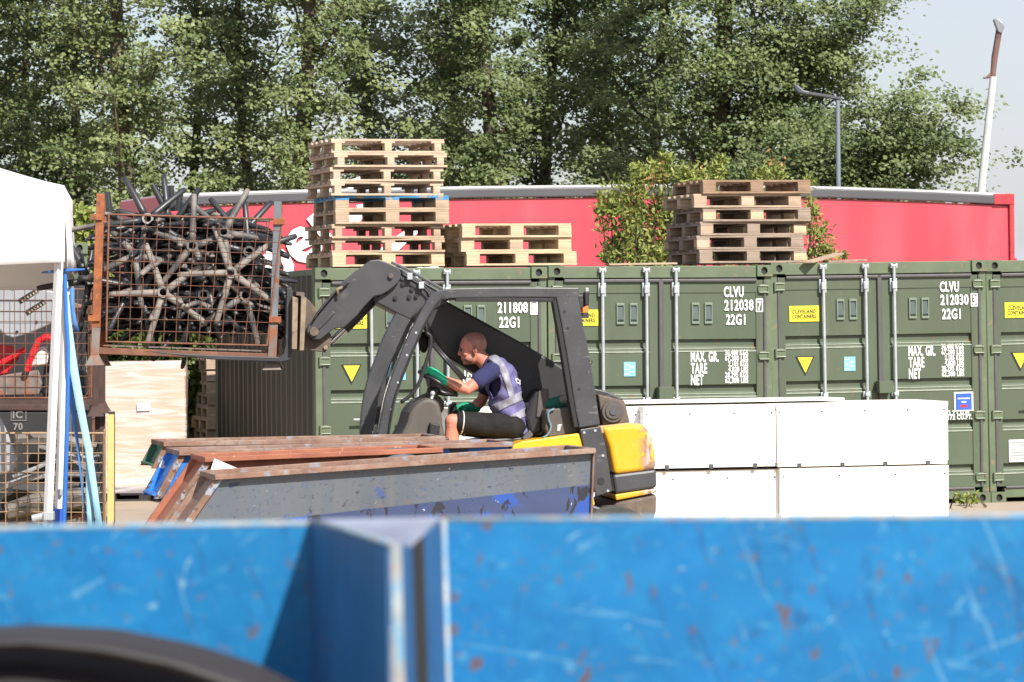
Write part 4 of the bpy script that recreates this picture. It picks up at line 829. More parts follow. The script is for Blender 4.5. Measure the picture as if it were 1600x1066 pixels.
def post(pts, w, v, m, foot=True, par=None, fr=None):
    fr = fr or CF; par = par or cage; b = MB(); b.strip(fr, pts, w, v, v+w); o = b.build('post', m, par, bevel=.003)
    if foot:
        x, y = pts[-1]; f = MB(); q0 = fr.hit(x, y, v); q1 = fr.hit(x, y+16, v); c0 = q0+fr.y*w/2; c1 = q1+fr.y*w/2
        vs = []
        for c_, s in ((c0, w*.52), (c0.lerp(c1, .5), w*.8), (c1, w*1.15)): vs += [c_+fr.x*a*s+fr.y*b_*s for a, b_ in ((-1, -1), (1, -1), (1, 1), (-1, 1))]
        f.add(vs, [(4*i+k, 4*i+(k+1) % 4, 4*i+4+(k+1) % 4, 4*i+4+k) for i in (0, 1) for k in range(4)]+[(8, 9, 10, 11)]); f.build('foot', M['rustgrey'], o)
    return o
post([(157, 303), (150, 512)], .062, 0, M['rustor'], False); post([(150, 512), (148, 555)], .062, 0, M['rustgrey'])
post([(434, 315), (428, 500)], .058, 0, M['rail2'] if 'rail2' in M else mat('dull_grey_post', (.13, .14, .155), .6, var=.2, scale=10, layers=(rustl(9, .62, .68),)), False); post([(428, 500), (425, 562)], .062, 0, M['rustgrey'])
post([(168, 310), (160, 556)], .055, D_, M['rustor']); post([(436, 320), (430, 560)], .055, D_, M['rustor'])
for (x0, y0, x1, y1, v, c) in ((134+18, 548, 424, 558, 0, 'rustor'), (160, 549, 430, 559, D_, 'rustor')):
    b = MB(); b.strip(CF, [(x0, y0), (x1, y1)], .05, v+.01, v+.055); b.build('bottom_beam', M['beam'] if 'beam' in M else mat('rusty_beam', (.17, .075, .045), .8, var=.3, scale=8, layers=(L((.1, .07, .06), 5, .55, .65),), bump=.2), cage, bevel=.004)
for x, y in ((152, 548), (425, 558)):
    b = MB(); a = CF.hit(x, y, .06); b.tube([a, a+CF.y*(D_-.06)], .03, 4); b.build('bottom_beam', M['rustor'], cage)
fl = MB(); q = [CF.hit(160, 541, .07), CF.hit(422, 550, .07)]; fl.prism([q[0], q[1], q[1]+CF.y*(D_-.1), q[0]+CF.y*(D_-.1)], (0, 0, .01)); fl.build('floor', M['rustgrey'], cage)
h = CF.hit
mesh_panel(CF, h(166, 534, 0), h(417, 540, 0), h(170, 335, 0), h(441, 343, 0), 14, 11, .0028, M['rustwire'], cage)
mesh_panel(CF, h(166, 534, D_), h(427, 540, D_), h(170, 335, D_), h(436, 343, D_), 14, 11, .003, M['rustwire'], cage)
mesh_panel(CF, h(154, 536, .06), h(154, 536, D_), h(158, 335, .06), h(158, 335, D_), 11, 11, .003, M['rustwire'], cage)
mesh_panel(CF, h(428, 540, .06), h(428, 540, D_), h(438, 343, .06), h(438, 343, D_), 11, 11, .003, M['rustwire'], cage)
for x, y in ((151, 340), (147, 498), (436, 347), (430, 500)):
    b = MB(); b.rng(-.045, .045, -.02, .07, -.02, .025, Fr(h(x, y, 0), R(2.5))); b.build('bracket', M['rustor'], cage, bevel=.003)
# heap
heapt = [(165, 400), (190, 350), (250, 325), (300, 325), (350, 330), (395, 345), (420, 400), (435, 440)]
rd = random.Random(12)
for k in range(54):
    for _ in range(60):
        px = rd.uniform(205, 378); py = rd.uniform(335, 505); v = rd.uniform(.36, .85)
        if py > np.interp(px, [a for a, _ in heapt], [b for _, b in heapt])+44: break
    if k < 24: v = rd.uniform(.32, .45)
    up = rd.random() < .22
    put_base(h(px, py, v), (rd.uniform(-.45, .45)+(1.35 if up and py > 410 else 0), rd.uniform(-.35, .35), rd.uniform(0, 6.3)), M['plas0'] if rd.random() < .80 else M['plas1'], rd.uniform(.98, 1.12))
for k in range(26): put_base(h(rd.uniform(205, 395), rd.uniform(440, 508), rd.uniform(.3, .85)), (rd.uniform(-.3, .3), rd.uniform(-.3, .3), rd.uniform(0, 6.3)), M['plas0'], 1.08)
for k in range(18): put_base(h(rd.uniform(205, 378), rd.uniform(372, 450), rd.uniform(.5, .9)), (rd.uniform(-.3, .3), rd.uniform(-.3, .3), rd.uniform(0, 6.3)), M['plas0'], 1.1)
for k in range(8): put_base(h(195+24*k, 352+rd.uniform(-4, 4), rd.uniform(.35, .75)), (rd.uniform(-.25, .25), rd.uniform(-.25, .25), rd.uniform(0, 6.3)), M['plas0'] if k % 3 else M['plas1'], 1.1)
for k in range(22): put_base(h(rd.uniform(212, 375), rd.uniform(488, 512), rd.uniform(.42, .7)), (rd.uniform(-.12, .12), rd.uniform(-.12, .12), rd.uniform(0, 6.3)), M['plas0'], 1.0)
def face(px, py, v, ang, m, tiltx=1.45, label=None, sc=1.05): return put_base(h(px, py, v), Matrix.Rotation(ang, 3, 'Y').to_4x4().to_3x3().__matmul__(Matrix.Rotation(tiltx, 3, 'X')).to_euler(), m, sc, label)
face(361, 427, .055, .61, M['plas2'], label='dusty tan star base flat against the mesh, right of centre in the lifted cage')
face(255, 458, .06, .62, M['plas2'], 1.4, label='dusty tan base with legs splayed down, low left of centre behind the cage mesh')
face(300, 385, .13, 1.0, M['plas1'], 1.4); face(212, 400, .14, .2, M['plas1'], 1.25); face(382, 462, .12, 1.3, M['plas1'], 1.35); face(318, 462, .17, .75, M['plas0'], 1.4); face(230, 345, .2, .5, M['plas0'], 1.2); face(350, 365, .2, .15, M['plas1'], 1.3); face(222, 462, .16, .1, M['plas0'], 1.3); face(388, 395, .22, .9, M['plas0'], 1.3); face(262, 352, .3, .9, M['plas0'], 1.2, label='black base with a leg sticking up above the rim of the lifted cage')
face(375, 372, .4, .35, M['plas0'], 1.2); face(325, 448, .2, .1, M['plas0'], 1.2); face(205, 450, .2, .8, M['plas0'], 1.0); face(345, 372, .55, .1, M['plas0'], 1.1); face(140, 440, .7, .5, M['plas0'], 1.2, label='black base hanging out past the left post of the lifted cage'); face(330, 362, .5, .3, M['plas0'], .8)
for (x0, y0, x1, y1, v) in ((238, 288, 268, 345, .35), (267, 290, 268, 330, .5), (283, 296, 277, 330, .6), (312, 294, 275, 345, .3), (300, 345, 305, 300, .6), (385, 305, 352, 352, .5), (168, 300, 172, 345, .8)):
    b = MB(); a, c_ = h(x0, y0, v), h(x1, y1, v); b.tube([a, a.lerp(c_, .5), c_], [.022, .026, .028], 12); tag(b.build('gas_lift_tube', M['plas0'], None, smooth=True), 'dark tube poking up out of the heap of chair bases', 'tube', 'tubes poking out of the heap of chair bases')
# ---------------------------------------------------------------- stacked cages at the left
def big_cage(x0, x1, ytop, ybot, Y, D, nu, nw, mw, mp_, label, r=.0035, posts=(1, 1), yaw=4, ptop=30, foot=True):
    F = Fr(W(x0, ytop, Y), R(yaw)); ro = thing('wire_cage', Vector((F.o.x, F.o.y, 0)), label, 'cage')
    mesh_panel(F, F.hit(x0, ybot), F.hit(x1, ybot), F.hit(x0, ytop), F.hit(x1, ytop), nu, nw, r, mw, ro)
    mesh_panel(F, F.hit(x1, ybot), F.hit(x1, ybot)+F.y*D, F.hit(x1, ytop), F.hit(x1, ytop)+F.y*D, 8, nw, r, mw, ro)
    for k, x in enumerate((x0-10, x1+11)):
        for v in (0, D):
            if not posts[k]: continue
            b = MB(); a = F.hit(x, ytop-ptop); a2 = F.hit(x+ (0), ybot+ (18 if foot else 4)); off = F.y*v; b.prism([a+off-F.x*.025, a+off+F.x*.025, a2+off+F.x*.025, a2+off-F.x*.025], F.y*.05); o = b.build('post', mp_ if v == 0 or foot else M['dkp'], ro, bevel=.003)
            if foot:
                f = MB(); c0 = a2+off+F.y*.025; vs = []
                for dz, s in ((.03, .028), (-.02, .05), (-.06, .075)): vs += [c0+F.x*p*s+F.y*q*s+Vector((0, 0, dz)) for p, q in ((-1, -1), (1, -1), (1, 1), (-1, 1))]
                f.add(vs, [(4*i+j, 4*i+(j+1) % 4, 4*i+4+(j+1) % 4, 4*i+4+j) for i in (0, 1) for j in range(4)]+[(8, 9, 10, 11)]); f.build('foot', mp_, o)
    b = MB(); a, c_ = F.hit(x0-8, ybot+6), F.hit(x1+8, ybot+6); b.prism([a+Vector((0, 0, .03)), c_+Vector((0, 0, .03)), c_-Vector((0, 0, .03)), a-Vector((0, 0, .03))], F.y*D); b.build('base', mp_, ro)
    return F, ro
dkp = M['dkp'] = mat('dark_rusty_paint', (.055, .03, .025), .8, var=.3, scale=8)
F1, up_c = big_cage(-60, 138, 452, 622, 30.6, 1.0, 12, 10, M['rustwire'], dkp, 'dark rusty wire cage of car parts behind the gazebo leg, on the upper level', ptop=34)
F2, lo_c = big_cage(-110, 162, 677, 832, 25.7, .95, 16, 10, M['tanwire'], M['yelpost'], 'wire cage with a yellow corner post, full of bumpers, low in the left corner', r=.0036, yaw=6, ptop=29, foot=False)
# black plastic bin between them
bn = thing('plastic_bin', F1.hit(20, 700), 'black bin with a pale boxed mark, between the upper and lower cages', 'bin')
b = MB(); a = F1.hit(-60, 642); c_ = F1.hit(136, 642); d_ = F1.hit(136, 850); e_ = F1.hit(-60, 850); b.prism([a, c_, d_, e_], F1.y*.9); bb = b.build('body', M['bin'], bn, bevel=.02)
b = MB()
for z in (650, 668): p0, p1 = F1.hit(-60, z, -.02), F1.hit(136, z, -.02); 
b.prism([F1.hit(-62, 632, -.02), F1.hit(140, 632, -.02), F1.hit(140, 642, -.02), F1.hit(-62, 642, -.02)], F1.y*.95); b.build('rim', dkp, bn, bevel=.01)
gy = mat('pale_grey_print', (.20, .19, .18), .7)
def ftext(s, F, px, py, h_, w_, v, m, par, bold=.03):
    vs, fs, wd = textmesh(s, h_, 1, bold); o = F.hit(px, py, v); b = MB(); b.add([o+F.x*x*(w_/wd)+F.z*y for x, y in vs], fs); return b.build('lettering', m, par)
ftext('IC', F1, 20, 654, .062, .085, -.006, gy, bb); ftext('70', F1, 21, 672, .055, .08, -.006, gy, bb)
b = MB()
for (x0, y0, x1, y1) in ((17, 639, 41, 640), (17, 656.5, 41, 657.5), (17, 640, 18, 656.5), (40, 640, 41, 656.5)): b.prism([F1.hit(x0, y0, -.008), F1.hit(x1, y0, -.008), F1.hit(x1, y1, -.008), F1.hit(x0, y1, -.008)], F1.y*.003)
b.build('mark_frame', gy, bb)
# car parts
def slab(F, pts, v, t, m, name, label, cat, bev=.012, par=None, bow=0):
    b = MB(); P = [F.hit(x, y, v) for x, y in pts]
    b.prism(P, F.y*t); o = b.build(name, m, par, bevel=bev, seg=3)
    if par is None: tag(o, label, cat)
    return o
s = slab(F1, [(-40, 447), (52, 447), (84, 455), (84, 505), (45, 522), (20, 529), (8, 525), (-6, 512), (-40, 508)], .10, .06, M['silver'], 'bumper', 'grey moulded plastic panel with two dark slots in the upper cage, behind the gazebo leg', 'car part', .02)
for (x0, y0) in ((28, 468), (39, 486)):
    b = MB(); b.pp(F1, [(x0, y0), (x0+28, y0-17), (x0+33, y0-12), (x0+4, y0+7)], .094, .099); o = b.build('slot', M['blackhole'], s)
    b = MB()
    for k in range(6): b.pp(F1, [(x0+5+4.4*k, y0+1-2.8*k), (x0+7+4.4*k, y0-.2-2.8*k), (x0+9+4.4*k, y0+2.6-2.8*k), (x0+7+4.4*k, y0+4-2.8*k)], .089, .0935)
    b.build('slot_bars', mat('dull_brass', (.35, .28, .18), .5) if k else None, s)
for (x, y) in ((57, 503), (26.5, 518.5), (20, 450), (83, 488)):
    b = MB(); p = F1.hit(x, y, .085); b.cyl(p, p+F1.y*.012, .012, 12); b.build('bolt_hole', M['blackhole'], s)
for off, pts in ((.14, [(42, 580), (48, 560), (60, 533), (72, 526), (84, 530), (98, 538)]), (.3, [(-10, 575), (15, 560), (40, 545)])):
    b = MB(); P = [F1.hit(x, y, off) for x, y in sm(pts, 14)]; b.tube(P, .030, 10); tag(b.build('red_tube', M['redtube'], None, smooth=True), 'bent red tube among the car parts, upper cage' if off < .2 else 'dull red part at the left edge of the upper cage', 'tube')
slab(F1, [(-40, 535), (20, 540), (30, 560), (10, 585), (-40, 590)], .35, .05, M['redtube'], 'red_bodywork', 'red body panel at the back of the upper cage', 'car part')
slab(F1, [(52, 545), (70, 541), (76, 552), (74, 570), (50, 574), (40, 568)], .22, .05, M['foamedge'], 'cream_trim', 'cream rounded part beneath the red tube in the upper cage', 'car part', .03)
slab(F1, [(-20, 590), (60, 578), (66, 600), (60, 618), (-20, 620)], .2, .08, M['rustgrey'], 'grey_casting', 'rough grey metal part lying at the bottom of the upper cage', 'car part', .02)
slab(F1, [(66, 585), (100, 575), (134, 580), (134, 618), (66, 619)], .3, .3, M['bin'], 'black_trim', 'black part at the bottom right of the upper cage', 'car part', .03)
slab(F1, [(108, 470), (132, 478), (134, 500), (125, 520), (104, 515)], .4, .05, M['rustgrey'], 'folded_trim', 'grey folded part right of the gazebo leg in the upper cage', 'car part', .01)
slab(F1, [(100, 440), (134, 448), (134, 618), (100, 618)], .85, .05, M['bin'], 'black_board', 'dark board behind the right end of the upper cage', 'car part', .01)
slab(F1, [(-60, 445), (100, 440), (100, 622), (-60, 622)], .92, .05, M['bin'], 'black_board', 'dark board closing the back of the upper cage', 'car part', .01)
for k, (pts, m, r) in enumerate((([(-30, 702), (10, 688), (60, 684), (110, 690), (150, 700)], 'plas1', .05), ([(20, 745), (60, 730), (80, 720), (110, 715), (150, 722)], 'silver', .018), ([(-20, 770), (40, 748), (90, 738), (155, 742)], 'silver', .028), ([(10, 800), (60, 785), (120, 778), (158, 772)], 'plas1', .09), ([(-10, 822), (60, 812), (110, 815), (155, 800)], 'rustgrey', .05), ([(60, 700), (100, 712), (140, 740), (158, 790)], 'plas0', .06), ([(20, 765), (70, 770), (120, 760), (150, 765)], 'plas0', .08), ([(60, 685), (80, 690), (95, 710), (60, 740), (20, 755)], 'plas0', .05), ([(110, 690), (130, 715), (155, 712)], 'silver', .012))):
    b = MB(); b.tube([F2.hit(x, y, .15+.09*k) for x, y in sm(pts, 16)], [r*(.7+.3*math.sin(i/15*3.1)) for i in range(16)], 7); tag(b.build('curved_trim', M[m], None, smooth=True), ['long dusty black trim near the top of the lower cage', 'thin grey trim crossing the middle of the lower cage', 'pale grey trim below the thin one in the lower cage', 'thick dusty beam low in the lower cage', 'rusty grey bar at the bottom of the lower cage', 'black curved trim at the right end of the lower cage', 'black padded length in the lower part of the lower cage', 'looped black trim in the left of the lower cage', 'short thin grey strip by the yellow post in the lower cage'][k], 'car part')
slab(F2, [(-40, 640), (0, 650), (18, 690), (28, 725), (20, 738), (0, 742), (-40, 742)], .08, .05, M['silver'], 'silver_bumper', 'silver rounded bumper end at the left edge of the lower cage', 'car part', .03)
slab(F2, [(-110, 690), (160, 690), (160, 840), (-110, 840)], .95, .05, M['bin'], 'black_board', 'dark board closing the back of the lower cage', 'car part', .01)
# rusty post frame behind the lifted cage's left side
F3, sd_c = big_cage(60, 142, 452, 618, 31.9, .9, 5, 8, M['rustwire'], dkp, 'dark brown cage stacked behind the lifted cage, its bell shaped feet showing', ptop=12)
F4, sd_d = big_cage(60, 142, 655, 800, 32.0, .9, 5, 8, M['rustwire'], dkp, 'dark brown cage on the ground beneath the other dark brown one', ptop=12)
for (px, py) in ((128, 440), (120, 475), (132, 458), (118, 500), (130, 520), (122, 548)):
    put_base(F3.hit(px, py, .2), (rd.uniform(0, 3), rd.uniform(0, 3), rd.uniform(0, 3)), M['plas0'], 1, 'black chair base in the dark cage left of the lifted cage')['group'] = 'chair bases in the dark cage at the left'
# ---------------------------------------------------------------- white gazebo
GF = Fr(W(100, 290, 24.5), R(6)); gz = thing('gazebo', Vector((GF.o.x, GF.o.y, 0)), 'white canopy gazebo cut off by the left edge', 'gazebo')
S = 3.0; zt = GF.o.z; zb_ = GF.hit(98, 412).z
def gp(u, v, z): return GF.pt(u, v, z-GF.o.z)
def drape(c0, c1, ztop, zbot, nm, amp=.012, n=24):
    b = MB(); vs = []
    for i in range(n+1):
        t = i/n; p = c0.lerp(c1, t)
        for j in range(7):
            q = j/6; bul = amp*math.sin(t*19+q*3)*q+.02*q*q
            nn = (c1-c0).cross(Vector((0, 0, 1))).normalized(); z = ztop+(zbot-ztop)*q+(.015*math.sin(t*7) if j == 6 else 0); vs.append(Vector((p.x, p.y, z))+nn*bul)
    b.add(vs, [(7*i+j, 7*i+7+j, 7*i+8+j, 7*i+1+j) for i in range(n) for j in range(6)]); o = b.build(nm, M['tent'], gz, smooth='all'); m_ = o.modifiers.new('t', 'SOLIDIFY'); m_.thickness = .003; return o
c00, c10, c11, c01 = gp(-S, 0, zt), gp(0, 0, zt), gp(0, S, zt), gp(-S, S, zt)
drape(c00, c10, zt, zb_, 'valance'); drape(c10, c11, zt, zb_-.03, 'valance'); drape(c11, c01, zt-.02, zb_-.16, 'valance'); drape(c01, c00, zt, zb_, 'valance')
b = MB(); ap = gp(-S/2, S/2, zt+.55); n = 12; vs = []; fs = []
cs = [c00, c10, c11, c01]
for k in range(4):
    a, c_ = cs[k], cs[(k+1) % 4]; base = len(b.v); V = []
    for i in range(n+1):
        for j in range(n+1):
            q = j/n; p = a.lerp(c_, i/n).lerp(ap, q); p.z = zt+.55*(q**1.12)-.02*math.sin(q*math.pi)*(1-abs(2*i/n-1)); V.append(p)
    b.add(V, [(i*(n+1)+j, (i+1)*(n+1)+j, (i+1)*(n+1)+j+1, i*(n+1)+j+1) for i in range(n) for j in range(n)])
o = b.build('roof', M['tent'], gz, smooth='all'); m_ = o.modifiers.new('t', 'SOLIDIFY'); m_.thickness = .003
lt, lb_ = GF.hit(92, 405, .06), GF.hit(74, 830, .06); lb2 = lt+(lb_-lt)*((lt.z)/(lt.z-lb_.z))
def leg(p, q, nm='leg'):
    b = MB(); b.tube([p, q], .034, 4); o = b.build(nm, M['legw'], gz, bevel=.004); f = MB(); f.rng(-.07, .07, -.07, .07, 0, .012, Fr((q.x, q.y, 0), 0)); f.build('foot_plate', M['galv'], o); return o
l_ = leg(lt, lb2); 
b = MB(); kk = GF.hit(77, 806, .02); b.rng(-.035, .035, -.05, .04, -.03, .03, Fr(kk, 0)); b.cyl(kk-Vector((.12, 0, .02)), kk-Vector((.03, 0, 0)), .028, 10); b.build('leg_clamp', M['galv'], l_, bevel=.006)
for (u, v) in ((-S+.06, .06), (-S+.06, S-.06), (-.06, S-.06)): leg(gp(u, v, zb_+.1), Vector((gp(u, v, 0).x, gp(u, v, 0).y, 0)))
b = MB()
for a, c_ in ((gp(-S, .08, zb_+.08), gp(0, .08, zb_+.08)), (gp(-.08, 0, zb_+.08), gp(-.08, S, zb_+.08))): b.tube([a, c_], .015, 6)
b.build('top_brace', M['legw'], gz)
# second tilted white pole, blue tube with a cross bar, straps
b = MB(); a, c_ = GF.hit(102, 470, .5), GF.hit(91, 800, .5); b.tube([a, a+(c_-a)*(a.z/(a.z-c_.z))], .028, 4); o = tag(b.build('white_pole', M['legw'], None, bevel=.003), 'second white pole just right of the gazebo leg, blue foot and a bolt', 'pole')
b = MB(); q = GF.hit(92.5, 795, .47); b.cyl(q, Vector((q.x, q.y, 0)), .047, 14); b.build('blue_foot', mat('royal_blue_plastic', (.03, .10, .52), .4), o, smooth=True)
b = MB(); q = GF.hit(94, 769, .44); b.cyl(q, q+GF.y*.03, .022, 12); b.build('bolt', M['galv'], o, smooth=True)
b = MB(); a, c_ = GF.hit(99, 424, .3), GF.hit(103, 815, .3); P = [GF.hit(x, y, .3) for x, y in ((101, 424), (103, 490), (106, 540), (106, 600), (104, 700), (100, 815))]; P.append(P[-1]+(P[-1]-P[-2])*(P[-1].z/(P[-2].z-P[-1].z))); b.tube(P, .016, 10); o = tag(b.build('blue_tube', M['bluepole'], None, smooth=True), 'thin blue tube with a cross bar at the top, beside the gazebo leg', 'tube')
b = MB(); b.tube([GF.hit(65, 426, .28), GF.hit(100, 423, .28), GF.hit(133, 421, .28)], [.006, .016, .006], 8); b.build('cross_bar', M['bluepole'], o, smooth=True)
def ribbon(pts, w, v, m, label, tw=0):
    P = [GF.hit(x, y, v) for x, y in pts]; b = MB(); vs = []
    for i, p in enumerate(P):
        ww = w[i] if isinstance(w, (list, tuple)) else w; vs += [p-GF.x*ww/2, p+GF.x*ww/2+GF.y*tw*(i % 2)]
    b.add(vs, [(2*i, 2*i+1, 2*i+3, 2*i+2) for i in range(len(P)-1)]); o = b.build('ribbon', m, None, smooth='all'); sd = o.modifiers.new('t', 'SOLIDIFY'); sd.thickness = .002; tag(o, label, 'ribbon')
ribbon([(104, 440), (107, 500), (114, 570), (126, 640), (138, 700), (148, 770), (157, 835)], [.015, .035, .06, .055, .05, .045, .045], .42, M['ribbon'], 'wide pale blue ribbon hanging from the gazebo, curving right to the ground', .02)
ribbon([(139, 700), (141, 760), (141, 800), (144, 835)], [.05, .06, .05, .05], .46, M['ribbon'], 'second pale blue ribbon end beside the wide one near the ground', .02)
ribbon([(104, 560), (111, 620), (122, 700), (130, 780), (136, 835)], [.04, .04, .02, .012, .01], .5, M['ribbon2'], 'narrow darker blue strap between the blue tube and the pale ribbon', .01)
ribbon([(113, 450), (113, 480), (117, 505), (121, 518)], .03, .6, M['ribbon2'], 'short dull blue strap curling right of the gazebo leg', .01)
# ---------------------------------------------------------------- forklift
FK = Fr(W(800, 600, 26.3), R(8)); FW = 1.10
fk = thing('forklift', Vector((FK.o.x, FK.o.y, 0)), 'compact black and yellow side boom forklift lifting a cage of chair bases', 'forklift')
hh = FK.hit
def fp(nm, pts, v0, v1, m, bev=.006, par=None): b = MB(); b.pp(FK, pts, v0, v1); return b.build(nm, m, par or fk, bevel=bev)
def fs_(nm, pts, w, v0, v1, m, bev=.008, par=None, smp=0): b = MB(); b.strip(FK, pts, w, v0, v1); return b.build(nm, m, par or fk, bevel=bev)
def curve(pts, n=24):                                    # Catmull-Rom through the points
    P = [Vector((x, y, 0)) for x, y in pts]; P = [P[0]*2-P[1]]+P+[P[-1]*2-P[-2]]; out = []; seg = len(P)-3
    for i in range(n+1):
        t = i/n*seg; k = min(seg-1, int(t)); u = t-k; a, b, c, d = P[k:k+4]
        q = .5*((2*b)+(c-a)*u+(2*a-5*b+4*c-d)*u*u+(3*b-a-3*c+d)*u**3); out.append((q.x, q.y))
    return out
ap_n = [(598, 690), (604, 655), (612, 618), (628, 572), (652, 516), (668, 484), (680, 467), (697, 459.5), (730, 458), (800, 457), (905, 457.5)]
fs_('roof_frame', curve(ap_n, 44), [.085]*18+[.075]*27, 0, .075, M['cab'])
# front screen edge member behind the near pillar, then the far pillar
fs_('screen_frame', curve([(574, 690), (576, 650), (585, 600), (606, 545), (628, 500), (648, 472), (664, 462)], 24), [.115]*12+[.13]*13, FW*.55, FW*.62, M['cab'])
fs_('far_pillar', curve([(598, 690), (604, 655), (612, 618), (628, 572), (652, 516), (668, 484), (690, 464), (760, 460), (905, 460)], 30), .08, FW-.075, FW, M['cab'])
gl = MB(); P = curve([(592, 690), (598, 650), (607, 610), (624, 562), (648, 508), (664, 480)], 14); vs = []
for (x, y) in P: a = hh(x, y, .08); vs += [a, a+FK.y*(FW-.18)]
gl.add(vs, [(2*i, 2*i+1, 2*i+3, 2*i+2) for i in range(14)]); gl.build('front_screen', M['glass'], fk, smooth='all')
fp('roof_panel', [(706, 460), (900, 462), (900, 468), (712, 467)], .08, FW-.08, M['blackhole'])
for x in (740, 790, 840): fp('roof_bar', [(x, 455), (x+8, 455), (x+8, 460), (x, 460)], .08, FW-.08, M['cab'], .003)
fs_('roof_lip', [(712, 468), (860, 469), (868, 468)], .03, .005, .06, M['blackhole'], .004)
fp('rear_pillar', [(868, 461), (903, 461), (912, 510), (922, 560), (930, 610), (938, 664), (905, 669), (899, 640), (888, 570), (878, 510)], 0, .09, M['cab'], .01)
fp('rear_pillar_lining', [(862, 463), (868, 463), (878, 512), (888, 572), (899, 640), (904, 668), (897, 668), (888, 620), (876, 545)], .005, .11, M['blackhole'])
fp('far_rear_pillar', [(868, 463), (903, 463), (922, 560), (938, 664), (905, 669), (888, 570)], FW-.09, FW, M['cab'], .01)
for (x, y) in ((882, 487), (887, 513), (905, 608)):
    b = MB(); p = hh(x, y, -.003); b.cyl(p, p+FK.y*.004, .011, 12); b.build('bolt_hole', M['blackhole'], fk)
fp('lower_pillar', [(906, 671), (938, 666), (947, 700), (957, 768), (932, 776), (920, 740), (912, 700)], .0, .07, M['cab'], .008)
for (x, y) in ((913, 676), (930, 673), (942, 712), (950, 767), (928, 771), (921, 708)):
    b = MB(); p = hh(x, y, -.006); b.cyl(p, p+FK.y*.008, .010, 10); b.build('bolt', M['galv'], fk)
b = MB(); p = hh(939, 752, -.004); b.cyl(p, p+FK.y*.005, .028, 16); b.build('access_hole', M['blackhole'], fk)
# counterweight
CWY = [(940, 667), (985, 662), (1002, 664), (1014, 672), (1020, 684), (1023.5, 705), (1025.5, 734), (960, 742), (952, 700)]
b = MB(); b.pp(FK, CWY, .012, FW-.012); cw = b.build('counterweight', M['cwworn'], fk, bevel=.035, seg=4)
fp('counterweight_top', [(937, 666), (985, 660.5), (1001, 662.5), (1010, 669), (985, 671), (950, 676), (940, 678)], .03, FW-.03, M['cwtop'], .01, cw)
fp('dark_band', [(957, 742), (1025.6, 733.5), (1026.5, 762), (962, 772)], .014, FW-.014, M['cab'], .02, cw)
fp('lower_lip', [(961, 773), (1026, 763), (1026, 770), (963, 782)], .012, FW-.012, M['cwworn'], .01, cw)
fp('underside', [(963, 783), (1026.5, 771), (1026, 800), (1018, 820), (975, 836), (960, 820), (955, 800)], .03, FW-.03, M['brownsteel'], .03)
# yellow flank, sill, body
fp('yellow_flank', [(792, 700), (815, 690), (905, 677), (913, 700), (930, 790), (700, 800), (700, 706)], .02, FW-.02, M['cwyellow'], .012)
fp('chassis', [(600, 720), (700, 712), (930, 790), (958, 800), (965, 840), (640, 850), (600, 800)], .06, FW-.06, M['dark'], .02)
fp('floor', [(596, 684), (702, 684), (702, 712), (600, 722)], .05, FW-.05, M['dark'], .01)
fp('rear_cover', [(934, 616), (976, 626), (985, 661), (942, 664)], .1, FW-.1, M['brownsteel'], .012)
b = MB(); p = hh(958, 643, .07); b.cyl(p, p+FK.y*.04, .085, 28); b.cyl(p-FK.y*.012, p, .06, 24); o = b.build('cap', M['consol'], fk, smooth=True, bevel=.004)
b = MB(); b.cyl(p-FK.y*.022, p-FK.y*.013, .028, 18); b.build('cap_centre', M['rail'], o, smooth=True)
fp('rear_hood', [(925, 606), (950, 612), (975, 624), (940, 632), (930, 640)], .3, FW-.1, M['dark'], .01)
fp('rear_box', [(853, 640), (903, 636), (905, 676), (858, 683), (852, 670)], .12, FW-.1, M['consol'], .01)
b = MB(); b.pp(FK, [(871, 664), (878, 663), (875, 674), (870, 674)], .112, .118); b.build('latch', M['galv'], fk, bevel=.002)
b = MB(); b.tube([hh(x, y, .1) for x, y in curve([(866, 639), (857, 644), (857, 655), (861, 668), (855, 680), (848, 684)], 14)], .009, 8); b.build('blue_hose', mat('pale_blue_hose', (.12, .20, .24), .5), fk, smooth='all')
clo = MB(); rs = random.Random(5)
for k in range(5): c_ = hh(866+8*k, 632-2*(k % 3), .35); clo.ball(c_, .07, 10, 7, (1.4, 1.3, .6+.2*rs.random()), FK)
tag(clo.build('green_rag', mat('dark_green_cloth', (.02, .13, .09), .9, bump=.4), None, smooth='all'), 'crumpled green cloth on the ledge behind the seat', 'cloth')
clo = MB()
for k in range(3): c_ = hh(886+6*k, 625-2*k, .3); clo.ball(c_, .055, 10, 7, (1.3, 1.2, .7), FK)
tag(clo.build('grey_rag', mat('dusty_grey_cloth', (.26, .23, .18), .9, bump=.4), None, smooth='all'), 'dusty grey cloth bundled against the rear pillar', 'cloth')
# beacon
fp('beacon_bracket', [(903, 461), (921, 463), (914, 480), (905, 482)], .15, .45, M['dark'])
b = MB(); p = hh(911, 484, .3); b.tube([p-FK.z*.02, p+FK.z*.03, p+FK.z*.045], [.045, .038, .02], 16); bc_ = b.build('beacon', M['orange'], fk, smooth=True)
b = MB(); b.cyl(p-FK.z*.065, p-FK.z*.021, .04, 14); b.build('beacon_base', M['dark'], bc_, smooth=True)
fp('rear_lamp', [(913, 456), (921, 455), (921, 477), (914, 479)], .12, .2, M['blackhole'], .01); fp('lamp_clip', [(915, 450), (920, 450), (920, 456), (915, 456)], .14, .18, M['galv'], .002)
fp('rear_bracket', [(896, 466), (904, 466), (908, 490), (900, 486)], .3, .5, M['dark'])
M['armshade'] = mat('boom_arm_shaded', (.020, .020, .021), .55, var=.3, scale=3, layers=(L((.06, .058, .055), 8, .55, .8, amt=.5), L((.10, .10, .10), 50, .70, .73, amt=.5)))  # darker than the rest of the boom: shade behind the cab put into the colour
